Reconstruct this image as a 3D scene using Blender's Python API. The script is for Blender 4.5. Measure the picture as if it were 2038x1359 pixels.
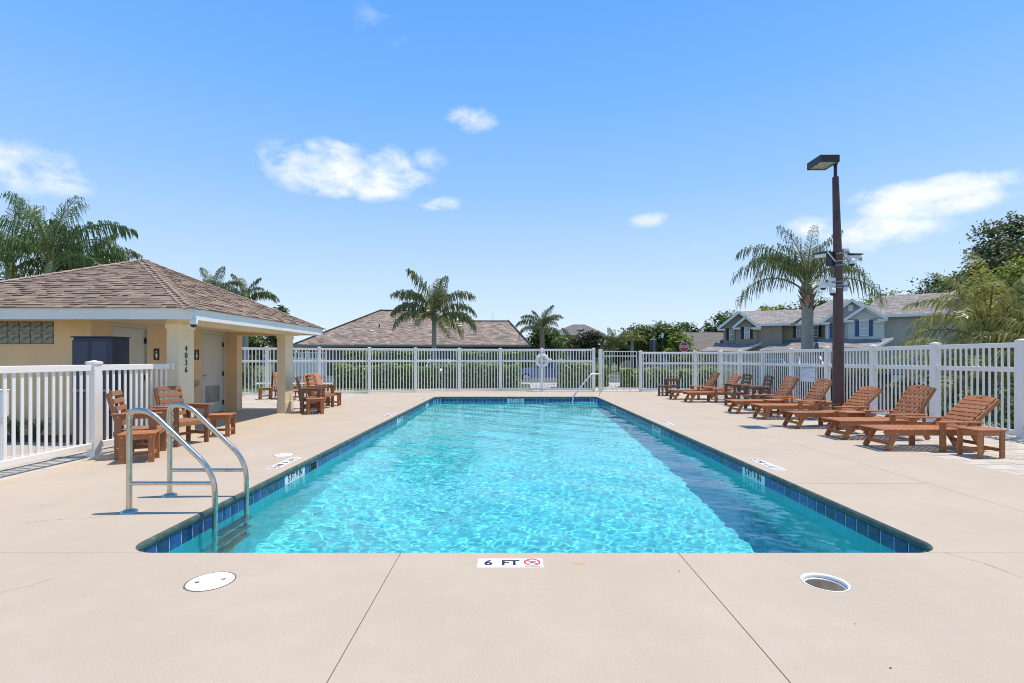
import bpy, math, random
import numpy as np
from mathutils import Vector, Matrix
PI = math.pi
R = math.radians
random.seed(7)
S = bpy.context.scene
for o in list(bpy.data.objects):
    bpy.data.objects.remove(o, do_unlink=True)
COL = S.collection

# ------------------------------------------------------------------ camera, sky, sun, exposure
EYE = 1.42
cam_d = bpy.data.cameras.new('camera')
cam = bpy.data.objects.new('camera', cam_d)
COL.objects.link(cam)
cam.location = (0, 0, EYE)
cam.rotation_euler = (PI / 2, 0, 0)
cam_d.sensor_width = 36.0
cam_d.lens = 17.86
cam_d.shift_x = 0.001
cam_d.shift_y = 0.0169
cam_d.clip_start = 0.05
cam_d.clip_end = 3000
S.camera = cam

S.view_settings.view_transform = 'Standard'
S.view_settings.look = 'None'
S.view_settings.exposure = 0.46
S.view_settings.gamma = 1.0
S.view_settings.use_curve_mapping = False
S.cycles.pixel_filter_type = 'BLACKMAN_HARRIS'
S.cycles.filter_width = 1.05

SUN = Vector((0.30, 0.07, 1.0)).normalized()          # towards the sun
sun_d = bpy.data.lights.new('sun', 'SUN')
sun_d.energy = 3.75
sun_d.angle = R(0.5)
sun_d.color = (1.0, 0.90, 0.76)
sun_d.cycles.is_caustics_light = True
sun = bpy.data.objects.new('sun', sun_d)
COL.objects.link(sun)
sun.rotation_euler = SUN.to_track_quat('Z', 'Y').to_euler()
sun.location = (0, 0, 60)

world = bpy.data.worlds.new('World')
S.world = world
world.use_nodes = True


def build_sky():
    nt = world.node_tree
    N, L = nt.nodes, nt.links
    bg = N['Background']
    sky = N.new('ShaderNodeTexSky')
    sky.sky_type = 'NISHITA'
    sky.sun_disc = False
    sky.sun_elevation = math.asin(SUN.z)
    sky.sun_rotation = math.atan2(SUN.x, SUN.y)
    sky.dust_density = 0.4
    sky.ozone_density = 2.0
    bg.inputs[1].default_value = 0.12

    def math_(op, a, b=None, c=None, clamp=False):
        n = N.new('ShaderNodeMath')
        n.operation = op
        n.use_clamp = clamp
        for k, v in enumerate((a, b, c)):
            if v is None:
                continue
            if isinstance(v, (int, float)):
                n.inputs[k].default_value = v
            else:
                L.new(v, n.inputs[k])
        return n.outputs[0]
    tc = N.new('ShaderNodeTexCoord')
    d = tc.outputs['Generated']
    sp = N.new('ShaderNodeSeparateXYZ')
    L.new(d, sp.inputs[0])
    az = math_('ARCTAN2', sp.outputs[0], sp.outputs[1])
    el = math_('ARCSINE', sp.outputs[2])
    # blue of the clear sky by elevation, mixed over the physical sky
    rp = N.new('ShaderNodeValToRGB')
    cr = rp.color_ramp
    stops = [(0.0, (0.555, 0.655, 0.78)), (0.06, (0.515, 0.63, 0.78)), (0.16, (0.40, 0.56, 0.79)), (0.30, (0.235, 0.445, 0.79)),
             (0.45, (0.135, 0.365, 0.79)), (0.62, (0.082, 0.295, 0.74)), (1.0, (0.06, 0.24, 0.66))]
    while len(cr.elements) < len(stops):
        cr.elements.new(0.5)
    for e, (p, c) in zip(cr.elements, stops):
        e.position = p
        e.color = (*c, 1)
    L.new(math_('MULTIPLY', math_('MAXIMUM', el, 0.0), 1.0 / (R(60))), rp.inputs[0])
    up = N.new('ShaderNodeVectorMath')
    up.operation = 'SCALE'
    up.inputs[3].default_value = 1.0 / 0.12
    L.new(rp.outputs[0], up.inputs[0])
    mx = N.new('ShaderNodeMix')
    mx.data_type = 'RGBA'
    mx.inputs[0].default_value = 0.85
    L.new(sky.outputs[0], mx.inputs[6])
    L.new(up.outputs[0], mx.inputs[7])
    # clouds: soft masses at their own bearings, broken up by noise
    mp = N.new('ShaderNodeMapping')
    mp.inputs['Scale'].default_value = (1.0, 1.0, 1.7)
    L.new(d, mp.inputs[0])
    nz = N.new('ShaderNodeTexNoise')
    nz.inputs['Scale'].default_value = 13.0
    nz.inputs['Detail'].default_value = 10.0
    nz.inputs['Roughness'].default_value = 0.60
    nz.inputs['Distortion'].default_value = 0.25
    L.new(mp.outputs[0], nz.inputs[0])
    nbig = N.new('ShaderNodeTexNoise')
    nbig.inputs['Scale'].default_value = 3.2
    nbig.inputs['Detail'].default_value = 5.0
    L.new(mp.outputs[0], nbig.inputs[0])
    tot = None
    #        px    py   rx   ry  weight
    for (px, py, rx, ry, w) in [(690, 340, 205, 62, 1.0), (800, 318, 110, 40, .55), (938, 238, 70, 28, .50), (874, 404, 62, 20, .70), (768, 52, 80, 50, .24),
                                (60, 335, 190, 60, .66), (1850, 392, 215, 52, .98), (1730, 462, 190, 48, .68),
                                (1385, 503, 80, 20, .38), (1292, 438, 58, 19, .50), (1620, 452, 90, 40, .55),
                                (1345, 190, 60, 20, .16), (2010, 95, 60, 24, .16), (560, 325, 90, 40, .6)]:
        a0 = math.atan((px - 1017) / 1011)
        hyp = math.hypot(1, (px - 1017) / 1011)
        e0 = math.atan((714 - py) / 1011 / hyp)
        ra = rx / 1011 / hyp ** 2
        re = ry / 1011 / hyp
        da = math_('MULTIPLY', math_('SUBTRACT', az, a0), 1 / ra)
        de = math_('MULTIPLY', math_('SUBTRACT', el, e0), 1 / re)
        # flatter base: the lower half falls off more slowly
        r2 = math_('ADD', math_('MULTIPLY', da, da), math_('MULTIPLY', de, de))
        m = math_('MULTIPLY', math_('SUBTRACT', 1.0, r2, clamp=True), w)
        tot = m if tot is None else math_('MAXIMUM', tot, m)
    thin = math_('MULTIPLY', math_('SUBTRACT', nbig.outputs[0], 0.60, clamp=True), 1.2)
    lowband = math_('MULTIPLY', thin, math_('SUBTRACT', 1.0, math_('MULTIPLY', math_('ABSOLUTE', math_('SUBTRACT', el, 0.34)), 2.2), clamp=True))
    tot = math_('MAXIMUM', tot, lowband)
    body = math_('MULTIPLY', math_('POWER', tot, 0.75), 1.30)
    dens = math_('ADD', body, math_('MULTIPLY', math_('SUBTRACT', nz.outputs[0], 0.60), 3.4))
    gate = math_('MULTIPLY', tot, 1.9, clamp=True)
    dens = math_('MULTIPLY', math_('MULTIPLY', dens, 1.0, clamp=True), gate, clamp=True)
    ss = N.new('ShaderNodeMapRange')
    ss.inputs[1].default_value = 0.02
    ss.inputs[2].default_value = 1.0
    L.new(dens, ss.inputs[0])
    mc = N.new('ShaderNodeMix')
    mc.data_type = 'RGBA'
    L.new(math_('MULTIPLY', ss.outputs[0], 0.88), mc.inputs[0])
    L.new(mx.outputs[2], mc.inputs[6])
    mc.inputs[7].default_value = (6.5, 6.6, 6.85, 1)
    L.new(mc.outputs[2], bg.inputs[0])


build_sky()

# ------------------------------------------------------------------ helpers


def G(px, py):
    """Ground point (z = 0) of the survey: where the sight line of photo pixel (px, py) meets the deck."""
    y = 1011 * EYE / (py - 714)
    return ((px - 1017) / 1011 * y, y)


def XZ(px, py, y):
    """Survey of a far thing at known distance y: its x and its height."""
    return ((px - 1017) / 1011 * y, EYE + (714 - py) / 1011 * y)


class MB:
    """Collects shapes and links them as ONE mesh."""

    def __init__(self):
        self.v, self.f, self.mi, self.sm = [], [], [], []

    def add(self, vs, fs, m=0, smooth=False):
        b = len(self.v)
        self.v += [tuple(p) for p in vs]
        self.f += [tuple(b + i for i in f) for f in fs]
        self.mi += [m] * len(fs)
        self.sm += [smooth] * len(fs)
        return self

    def box(self, x0, x1, y0, y1, z0, z1, m=0, ch=0.0):
        return self.obox(((x0 + x1) / 2, (y0 + y1) / 2, (z0 + z1) / 2), (x1 - x0, y1 - y0, z1 - z0), None, m, ch)

    def obox(self, c, s, M=None, m=0, ch=0.0):
        hx, hy, hz = s[0] / 2, s[1] / 2, s[2] / 2
        c = Vector(c)
        if ch <= 0:
            vs = [Vector((sx * hx, sy * hy, sz * hz)) for sz in (-1, 1) for sy in (-1, 1) for sx in (-1, 1)]
            fs = [(0, 2, 3, 1), (4, 5, 7, 6), (0, 1, 5, 4), (2, 6, 7, 3), (0, 4, 6, 2), (1, 3, 7, 5)]
        else:
            vs, idx = [], {}
            for sx in (-1, 1):
                for sy in (-1, 1):
                    for sz in (-1, 1):
                        for a in range(3):
                            p = [sx * (hx - ch), sy * (hy - ch), sz * (hz - ch)]
                            p[a] = (sx * hx, sy * hy, sz * hz)[a]
                            idx[(sx, sy, sz, a)] = len(vs)
                            vs.append(Vector(p))
            fs = []

            def q(keys, n):
                f = [idx[k] for k in keys]
                a, b_, c_ = vs[f[0]], vs[f[1]], vs[f[2]]
                if (b_ - a).cross(c_ - a).dot(Vector(n)) < 0:
                    f.reverse()
                fs.append(tuple(f))
            for a in range(3):
                o1, o2 = [k for k in range(3) if k != a]
                for s0 in (-1, 1):
                    def key(u, w):
                        t = [0, 0, 0]
                        t[a], t[o1], t[o2] = s0, u, w
                        return (*t, a)
                    n = [0, 0, 0]
                    n[a] = s0
                    q([key(-1, -1), key(1, -1), key(1, 1), key(-1, 1)], n)
                # edges parallel to axis a
                for u in (-1, 1):
                    for w in (-1, 1):
                        def k2(s0, ax):
                            t = [0, 0, 0]
                            t[a], t[o1], t[o2] = s0, u, w
                            return (*t, ax)
                        n = [0, 0, 0]
                        n[o1], n[o2] = u, w
                        q([k2(-1, o1), k2(1, o1), k2(1, o2), k2(-1, o2)], n)
            for sx in (-1, 1):
                for sy in (-1, 1):
                    for sz in (-1, 1):
                        q([(sx, sy, sz, 0), (sx, sy, sz, 1), (sx, sy, sz, 2)], (sx, sy, sz))
        if M is not None:
            vs = [M @ p for p in vs]
        return self.add([p + c for p in vs], fs, m)

    def bar(self, p0, p1, w, t, side=(0, 1, 0), m=0, ch=0.0):
        """A board from p0 to p1, w wide along side, t thick."""
        p0, p1 = Vector(p0), Vector(p1)
        ax = (p1 - p0)
        ln = ax.length
        ax.normalize()
        sd = Vector(side)
        sd = (sd - ax * sd.dot(ax)).normalized()
        up = ax.cross(sd)
        M = Matrix((ax, sd, up)).transposed()
        return self.obox((p0 + p1) / 2, (ln, w, t), M, m, ch)

    def tube(self, pts, r, n=10, m=0, caps=True, smooth=True):
        pts = [Vector(p) for p in pts]
        rs = r if isinstance(r, (list, tuple)) else [r] * len(pts)
        vs, fs = [], []
        t0 = (pts[1] - pts[0]).normalized()
        ref = Vector((0, 0, 1)) if abs(t0.z) < 0.9 else Vector((1, 0, 0))
        u = t0.cross(ref).normalized()
        for i, p in enumerate(pts):
            a = pts[max(i - 1, 0)]
            b = pts[min(i + 1, len(pts) - 1)]
            t = (b - a).normalized()
            u = (u - t * u.dot(t)).normalized()
            w = t.cross(u)
            for k in range(n):
                an = 2 * PI * k / n
                vs.append(p + (u * math.cos(an) + w * math.sin(an)) * rs[i])
        for i in range(len(pts) - 1):
            for k in range(n):
                fs.append((i * n + k, i * n + (k + 1) % n, (i + 1) * n + (k + 1) % n, (i + 1) * n + k))
        self.add(vs, fs, m, smooth)
        if caps:
            self.add(vs[:n], [tuple(range(n - 1, -1, -1))], m)
            self.add(vs[-n:], [tuple(range(n))], m)
        return self

    def lathe(self, prof, c=(0, 0, 0), n=20, m=0, smooth=True, caps=True):
        vs, fs = [], []
        for (r, z) in prof:
            for k in range(n):
                a = 2 * PI * k / n
                vs.append((c[0] + r * math.cos(a), c[1] + r * math.sin(a), c[2] + z))
        for i in range(len(prof) - 1):
            for k in range(n):
                fs.append((i * n + k, i * n + (k + 1) % n, (i + 1) * n + (k + 1) % n, (i + 1) * n + k))
        self.add(vs, fs, m, smooth)
        if caps and prof[-1][0] > 1e-4:
            self.add(vs[-n:], [tuple(range(n))], m)
        if caps and prof[0][0] > 1e-4:
            self.add(vs[:n], [tuple(range(n - 1, -1, -1))], m)
        return self

    def prism(self, poly, a, b, axis='z', m=0):
        """poly of 2-D points extruded from a to b. axis z: (x,y); axis y: (x,z); axis x: (y,z)."""
        def P(p, h):
            return {'z': (p[0], p[1], h), 'y': (p[0], h, p[1]), 'x': (h, p[0], p[1])}[axis]
        area = sum(poly[i][0] * poly[(i + 1) % len(poly)][1] - poly[(i + 1) % len(poly)][0] * poly[i][1] for i in range(len(poly)))
        if (area < 0) != (axis == 'y'):
            poly = poly[::-1]
        n = len(poly)
        vs = [P(p, a) for p in poly] + [P(p, b) for p in poly]
        fs = [tuple(range(n - 1, -1, -1)), tuple(range(n, 2 * n))] + [(i, (i + 1) % n, n + (i + 1) % n, n + i) for i in range(n)]
        if b < a:
            fs = [f[::-1] for f in fs]
        return self.add(vs, fs, m)

    def poly(self, pts, m=0):
        return self.add(pts, [tuple(range(len(pts)))], m)

    def mesh(self, name, mats):
        me = bpy.data.meshes.new(name)
        me.from_pydata(self.v, [], self.f)
        for mt in (mats if isinstance(mats, (list, tuple)) else [mats]):
            me.materials.append(mt)
        me.polygons.foreach_set('material_index', self.mi)
        me.polygons.foreach_set('use_smooth', self.sm)
        me.update()
        return me


def link(name, data, parent=None, loc=(0, 0, 0), rz=0.0):
    o = bpy.data.objects.new(name, data)
    COL.objects.link(o)
    o.parent = parent
    o.location = loc
    o.rotation_euler = (0, 0, rz)
    return o


def part(name, mb, mats, parent=None, loc=(0, 0, 0), rz=0.0, label=None):
    o = link(name, mb.mesh(name, mats), parent, loc, rz)
    if label:
        o['label'] = label
    return o


def tag(o, label, cat, group=None):
    o['label'] = label
    o['category'] = cat
    if group:
        o['group'] = group
    return o


def empty(name, loc, rz, label, cat, group=None):
    o = bpy.data.objects.new(name, None)
    o.empty_display_size = 0.2
    COL.objects.link(o)
    o.location = loc
    o.rotation_euler = (0, 0, rz)
    return tag(o, label, cat, group)


def structure(o):
    o['kind'] = 'structure'
    return o


def stuff(o):
    o['kind'] = 'stuff'
    return o


def copy_tree(o, parent=None):
    c = o.copy()
    COL.objects.link(c)
    c.parent = parent
    for ch in list(o.children):
        copy_tree(ch, c)
    return c


# ------------------------------------------------------------------ materials


def mat(name, col, rough=0.5, metal=0.0, spec=0.5, var=0.0, noise=None, bump=None, col2=None, mask=None, coord='Object',
        leaf=0.0, stretch=None, hue=0.0, fine=None):
    """noise = (scale, amount): tone variation; mask = (scale, lo, hi): where col2 shows; bump = (scale, strength);
    var: variation from piece to piece; leaf: share of light let through."""
    m = bpy.data.materials.new(name)
    m.use_nodes = True
    nt = m.node_tree
    N, L = nt.nodes, nt.links
    b = N['Principled BSDF']
    b.inputs['Roughness'].default_value = rough
    b.inputs['Metallic'].default_value = metal
    b.inputs['Specular IOR Level'].default_value = spec
    tc = N.new('ShaderNodeTexCoord')
    vec = tc.outputs[coord]
    if stretch:
        mp = N.new('ShaderNodeMapping')
        mp.inputs['Scale'].default_value = stretch
        L.new(vec, mp.inputs[0])
        vec = mp.outputs[0]
    rgb = N.new('ShaderNodeRGB')
    rgb.outputs[0].default_value = (*col, 1)
    out = rgb.outputs[0]

    def tex(sc, det=4.0, rg=0.55):
        n = N.new('ShaderNodeTexNoise')
        n.inputs['Scale'].default_value = sc
        n.inputs['Detail'].default_value = det
        n.inputs['Roughness'].default_value = rg
        L.new(vec, n.inputs[0])
        return n.outputs[0]

    def rng(v, a, b_, c, d_):
        n = N.new('ShaderNodeMapRange')
        for k, x in enumerate((a, b_, c, d_)):
            n.inputs[k + 1].default_value = x
        L.new(v, n.inputs[0])
        return n.outputs[0]
    if col2 and mask:
        mx = N.new('ShaderNodeMix')
        mx.data_type = 'RGBA'
        L.new(rng(tex(mask[0], 6.0, 0.6), mask[1], mask[2], 0, 1), mx.inputs[0])
        L.new(out, mx.inputs[6])
        mx.inputs[7].default_value = (*col2, 1)
        out = mx.outputs[2]
    if noise:
        hs = N.new('ShaderNodeHueSaturation')
        L.new(rng(tex(noise[0]), 0.3, 0.7, 1 - noise[1], 1 + noise[1]), hs.inputs['Value'])
        L.new(out, hs.inputs['Color'])
        out = hs.outputs[0]
    if fine:
        hs = N.new('ShaderNodeHueSaturation')
        L.new(rng(tex(fine[0], 3.0, 0.7), 0.28, 0.72, 1 - fine[1], 1 + fine[1]), hs.inputs['Value'])
        L.new(out, hs.inputs['Color'])
        out = hs.outputs[0]
    if var:
        oi = N.new('ShaderNodeObjectInfo')
        ge = N.new('ShaderNodeNewGeometry')
        ad = N.new('ShaderNodeMath')
        ad.operation = 'ADD'
        L.new(oi.outputs['Random'], ad.inputs[0])
        L.new(ge.outputs['Random Per Island'], ad.inputs[1])
        fr = N.new('ShaderNodeMath')
        fr.operation = 'FRACT'
        L.new(ad.outputs[0], fr.inputs[0])
        hs = N.new('ShaderNodeHueSaturation')
        L.new(rng(fr.outputs[0], 0, 1, 1 - var, 1 + var), hs.inputs['Value'])
        if hue:
            m7 = N.new('ShaderNodeMath')
            m7.operation = 'MULTIPLY'
            m7.inputs[1].default_value = 7.31
            L.new(fr.outputs[0], m7.inputs[0])
            f2 = N.new('ShaderNodeMath')
            f2.operation = 'FRACT'
            L.new(m7.outputs[0], f2.inputs[0])
            L.new(rng(f2.outputs[0], 0, 1, 0.5 - hue, 0.5 + hue), hs.inputs['Hue'])
        L.new(out, hs.inputs['Color'])
        out = hs.outputs[0]
    L.new(out, b.inputs['Base Color'])
    if bump:
        bp = N.new('ShaderNodeBump')
        bp.inputs['Strength'].default_value = bump[1]
        bp.inputs['Distance'].default_value = 0.02 if len(bump) < 3 else bump[2]
        L.new(tex(bump[0], 6.0, 0.65), bp.inputs['Height'])
        L.new(bp.outputs[0], b.inputs['Normal'])
    if leaf:
        tr = N.new('ShaderNodeBsdfTranslucent')
        L.new(out, tr.inputs[0])
        ms = N.new('ShaderNodeMixShader')
        ms.inputs[0].default_value = leaf
        L.new(b.outputs[0], ms.inputs[1])
        L.new(tr.outputs[0], ms.inputs[2])
        L.new(ms.outputs[0], N['Material Output'].inputs[0])
    return m


def roof_mat(name, c1, c2, w=0.32, h=0.14, tone=0.25, mixc=0.5):
    """Far shingle roof: courses too far off to be built piece by piece."""
    m = bpy.data.materials.new(name)
    m.use_nodes = True
    nt = m.node_tree
    N, L = nt.nodes, nt.links
    b = N['Principled BSDF']
    b.inputs['Roughness'].default_value = 0.92
    b.inputs['Specular IOR Level'].default_value = 0.15
    tc = N.new('ShaderNodeTexCoord')
    sp = N.new('ShaderNodeSeparateXYZ')
    L.new(tc.outputs['Object'], sp.inputs[0])
    ad = N.new('ShaderNodeMath')
    ad.operation = 'ADD'
    L.new(sp.outputs[0], ad.inputs[0])
    L.new(sp.outputs[1], ad.inputs[1])
    sc = N.new('ShaderNodeMath')
    sc.operation = 'MULTIPLY'
    sc.inputs[1].default_value = 2.3
    L.new(sp.outputs[2], sc.inputs[0])
    cb = N.new('ShaderNodeCombineXYZ')
    L.new(ad.outputs[0], cb.inputs[0])
    L.new(sc.outputs[0], cb.inputs[1])
    br = N.new('ShaderNodeTexBrick')
    br.inputs['Scale'].default_value = 1.0
    br.inputs['Brick Width'].default_value = w
    br.inputs['Row Height'].default_value = h
    br.inputs['Mortar Size'].default_value = 0.012
    br.inputs['Bias'].default_value = 0.0
    br.inputs['Color1'].default_value = (*c1, 1)
    br.inputs['Color2'].default_value = (*c2, 1)
    br.inputs['Mortar'].default_value = (*[x * 0.45 for x in c2], 1)
    L.new(cb.outputs[0], br.inputs[0])
    nz = N.new('ShaderNodeTexNoise')
    nz.inputs['Scale'].default_value = 1.6
    nz.inputs['Detail'].default_value = 8.0
    nz.inputs['Roughness'].default_value = 0.7
    L.new(cb.outputs[0], nz.inputs[0])
    mr = N.new('ShaderNodeMapRange')
    for k, x in enumerate((0.3, 0.7, 1 - tone, 1 + tone)):
        mr.inputs[k + 1].default_value = x
    L.new(nz.outputs[0], mr.inputs[0])
    hs = N.new('ShaderNodeHueSaturation')
    L.new(mr.outputs[0], hs.inputs['Value'])
    L.new(br.outputs[0], hs.inputs['Color'])
    L.new(hs.outputs[0], b.inputs['Base Color'])
    return m


M = {}
M['deck'] = mat('deck_concrete', (.445, .370, .283), .85, spec=.2, noise=(1.1, .045), col2=(.46, .392, .315), mask=(5, .50, .80), bump=(70, .55, .004), fine=(110, .09))
M['deckside'] = mat('deck_joint', (.12, .09, .07), .95)
M['coping'] = mat('coping_stain', (.065, .095, .078), .5, noise=(9, .35), col2=(.17, .175, .145), mask=(30, .56, .72), bump=(60, .4, .004))
M['paver'] = mat('cream_paver', (.49, .435, .36), .85, spec=.2, var=.10, noise=(9, .08), bump=(60, .3, .004))
M['sand'] = mat('joint_sand', (.40, .35, .29), .95)
M['plaster'] = mat('pool_plaster', (.105, .615, .655), .6, noise=(.9, .10))
M['tile'] = [mat('blue_pool_tile', (.018, .062, .20), .12, var=.45, noise=(14, .45), bump=(30, .12, .003), hue=.015)]
M['grout'] = mat('tile_grout', (.62, .66, .66), .8)
M['wtile'] = mat('white_marker_tile', (.80, .80, .79), .25, noise=(20, .03))
M['ink'] = mat('black_ink', (.012, .013, .018), .4)
M['redink'] = mat('red_ink', (.55, .03, .03), .4)
M['vinyl'] = mat('white_vinyl', (.86, .82, .745), .35, spec=.4, noise=(6, .025))
M['steel'] = mat('stainless_steel', (.60, .545, .475), .24, metal=1.0, noise=(30, .12), col2=(.45, .36, .27), mask=(9, .55, .8))
M['chrome'] = mat('bright_steel', (.80, .79, .77), .34, metal=1.0)
M['escutcheon'] = mat('flange_steel', (.33, .47, .44), .22, metal=1.0)
M['wood'] = mat('cedar_board', (.40, .160, .064), .55, spec=.25, var=.14, noise=(26, .14), stretch=(1, 6, 6), bump=(40, .15, .003))
M['teak'] = mat('teak_board', (.32, .152, .078), .55, spec=.25, var=.12, noise=(26, .14), stretch=(1, 6, 6), bump=(40, .15, .003))
M['umber'] = mat('umber_board', (.20, .120, .070), .55, spec=.22, var=.12, noise=(26, .14), stretch=(1, 6, 6), bump=(40, .15, .003))
M['screw'] = mat('screw_head', (.75, .73, .68), .3, metal=.8)
M['stucco'] = mat('peach_stucco', (.80, .57, .335), .9, spec=.2, noise=(2.2, .06), bump=(120, .45, .004))
M['stucco2'] = mat('pale_stucco', (.82, .68, .46), .9, spec=.2, noise=(2.2, .05), bump=(120, .35, .004))
M['trim'] = mat('white_trim_paint', (.80, .775, .72), .5, noise=(5, .05), col2=(.50, .50, .48), mask=(3.2, .66, .86), stretch=(1, 1, 5))
M['capstucco'] = mat('cream_cap_stucco', (.86, .74, .52), .9, spec=.2, noise=(2.2, .04))
M['soffit'] = mat('cream_soffit', (.78, .64, .43), .85, noise=(3, .04))
M['door'] = mat('cream_door_paint', (.62, .60, .54), .45, noise=(3, .03))
M['doorframe'] = mat('cream_frame_paint', (.60, .57, .48), .5)
M['dark'] = mat('dark_void', (.01, .01, .012), .8)
M['navy'] = mat('navy_cabinet_paint', (.030, .034, .062), .32, spec=.5, noise=(5, .12))
M['navytrim'] = mat('navy_cabinet_trim', (.045, .05, .085), .3)
M['greystrip'] = mat('grey_strip', (.22, .23, .28), .4)
M['glassblock'] = mat('glass_block', (.27, .27, .22), .06, spec=.8, noise=(11, .5), col2=(.03, .03, .03), mask=(9, .50, .62), bump=(9, .5, .02))
M['shingle'] = mat('brown_shingle', (.242, .182, .140), .95, spec=.1, var=.30, noise=(45, .22), bump=(180, .5, .004), hue=.012)
M['shinglecap'] = mat('tan_ridge_shingle', (.37, .275, .215), .95, spec=.1, var=.16, noise=(45, .18), bump=(180, .5, .004))
M['metal_dark'] = mat('dark_bronze', (.030, .026, .022), .45, noise=(8, .2))
M['pole'] = mat('rust_brown_paint', (.105, .046, .038), .5, noise=(14, .22), col2=(.045, .035, .036), mask=(5, .50, .68), stretch=(1, 1, .7))
M['lens'] = mat('lamp_lens', (.42, .42, .38), .15, noise=(14, .4), bump=(16, .5, .02))
M['camwhite'] = mat('camera_white', (.76, .76, .75), .35)
M['camblack'] = mat('camera_black', (.012, .012, .016), .3)
M['hole'] = mat('sump_wall', (.50, .41, .29), .8, noise=(8, .3))
M['lidwhite'] = mat('lid_white', (.80, .80, .785), .4, noise=(12, .03))
M['mulch'] = mat('mulch', (.085, .052, .035), .95, var=.4, noise=(30, .4), bump=(40, .8, .02))
M['lawn'] = mat('lawn_ground', (.085, .125, .032), .95, noise=(.7, .25), col2=(.15, .15, .055), mask=(2.5, .48, .7), bump=(25, .6, .03))
M['grass'] = mat('grass_blade', (.10, .17, .035), .6, var=.35, leaf=.3, hue=.02)
M['asphalt'] = mat('asphalt', (.075, .075, .078), .9, noise=(30, .2), bump=(120, .4, .004))
M['walk'] = mat('sidewalk_concrete', (.50, .47, .43), .9, noise=(2, .08))
M['hedge'] = mat('hedge_leaf', (.24, .32, .045), .45, var=.5, leaf=.42, hue=.03)
M['leaf_dark'] = mat('dark_leaf', (.072, .115, .028), .5, var=.5, leaf=.3, hue=.025)
M['leaf_mid'] = mat('mid_leaf', (.115, .165, .036), .5, var=.5, leaf=.35, hue=.03)
M['leaf_oak'] = mat('oak_leaf', (.125, .15, .05), .55, var=.55, leaf=.25, hue=.02)
M['leaf_light'] = mat('yellow_green_leaf', (.23, .285, .045), .5, var=.45, leaf=.35, hue=.03)
M['leaf_brown'] = mat('magnolia_leaf', (.095, .085, .040), .35, var=.6, leaf=.15, hue=.05)
M['frond'] = mat('palm_leaflet', (.165, .185, .050), .36, var=.40, leaf=.32, hue=.03)
M['frond_dk'] = mat('palm_leaflet_dark', (.125, .185, .05), .40, var=.40, leaf=.32, hue=.025)
M['frond_ol'] = mat('palm_leaflet_olive', (.33, .32, .085), .36, var=.50, leaf=.35, hue=.04)
M['frond_dead'] = mat('dead_frond', (.30, .20, .09), .7, var=.4, leaf=.2)
M['rachis'] = mat('palm_stalk', (.17, .19, .075), .5, noise=(6, .15))
M['palmtrunk'] = mat('palm_trunk', (.30, .275, .235), .9, noise=(9, .2), bump=(14, .6, .02), stretch=(1, 1, 3))
M['boot'] = mat('palm_boot', (.25, .165, .10), .9, var=.4, noise=(12, .3))
M['bark'] = mat('bark', (.11, .085, .065), .95, noise=(9, .25), bump=(14, .8, .03))
M['roofA'] = roof_mat('tan_shingle_roof', (.40, .305, .24), (.155, .132, .115), .42, .17, .42)
M['roofB'] = roof_mat('grey_tan_shingle_roof', (.37, .335, .305), (.225, .205, .19), .50, .18, .20)
M['roofC'] = roof_mat('grey_brown_roof', (.20, .175, .155), (.16, .14, .125), .4, .16, .18)
M['brownwall'] = mat('brown_stucco_wall', (.37, .295, .22), .9, noise=(.8, .05))
M['greywall'] = mat('grey_blue_wall', (.60, .605, .57), .85, noise=(.8, .04))
M['greywall2'] = mat('taupe_wall', (.46, .44, .39), .85, noise=(.8, .04))
M['tanwall'] = mat('cream_house_wall', (.52, .44, .32), .9, noise=(.8, .05))
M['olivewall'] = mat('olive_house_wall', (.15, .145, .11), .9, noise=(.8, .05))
M['gutter'] = mat('grey_gutter', (.27, .275, .25), .5)
M['white'] = mat('white_paint', (.82, .80, .75), .45)
M['shutter_blk'] = mat('black_shutter', (.012, .014, .022), .5)
M['shutter_blu'] = mat('blue_shutter', (.040, .085, .20), .5)
M['pane'] = mat('window_pane', (.13, .16, .17), .06, spec=.9, noise=(.9, .3))
M['pane_lt'] = mat('window_pane_blind', (.42, .46, .45), .12, spec=.8, noise=(.9, .12))
M['carblue'] = mat('light_blue_car_paint', (.12, .215, .36), .22, metal=.3)
M['carwhite'] = mat('white_car_paint', (.78, .78, .78), .2)
M['carsilver'] = mat('pale_blue_car_paint', (.56, .66, .72), .2)
M['carglass'] = mat('car_glass', (.02, .026, .03), .05, spec=.9)
M['tyre'] = mat('tyre_rubber', (.015, .015, .015), .8)
M['rim'] = mat('alloy_rim', (.5, .5, .5), .3, metal=.8)
M['stopred'] = mat('stop_sign_red', (.58, .012, .022), .4)
M['galv'] = mat('galvanised_post', (.33, .35, .34), .45, metal=.6)
M['lantern'] = mat('lantern_glass', (.75, .76, .75), .2)
M['signblack'] = mat('sign_black', (.010, .010, .010), .4)
M['rulesign'] = mat('rule_sign_white', (.70, .73, .78), .35)
M['signtext'] = mat('sign_text_grey', (.16, .17, .20), .5)
M['fountain'] = mat('fountain_steel', (.42, .41, .40), .3, metal=.9)
M['ring'] = mat('ring_buoy_white', (.80, .79, .76), .5, noise=(8, .05))
M['rope'] = mat('rope_white', (.72, .70, .66), .8)
M['flower'] = mat('pink_petal', (.60, .12, .38), .6, var=.3)
M['yellowleaf'] = mat('yellow_leaf', (.62, .55, .05), .6)
M['rust'] = mat('rust_spot', (.55, .30, .13), .8)

_txt_cache = {}


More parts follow.
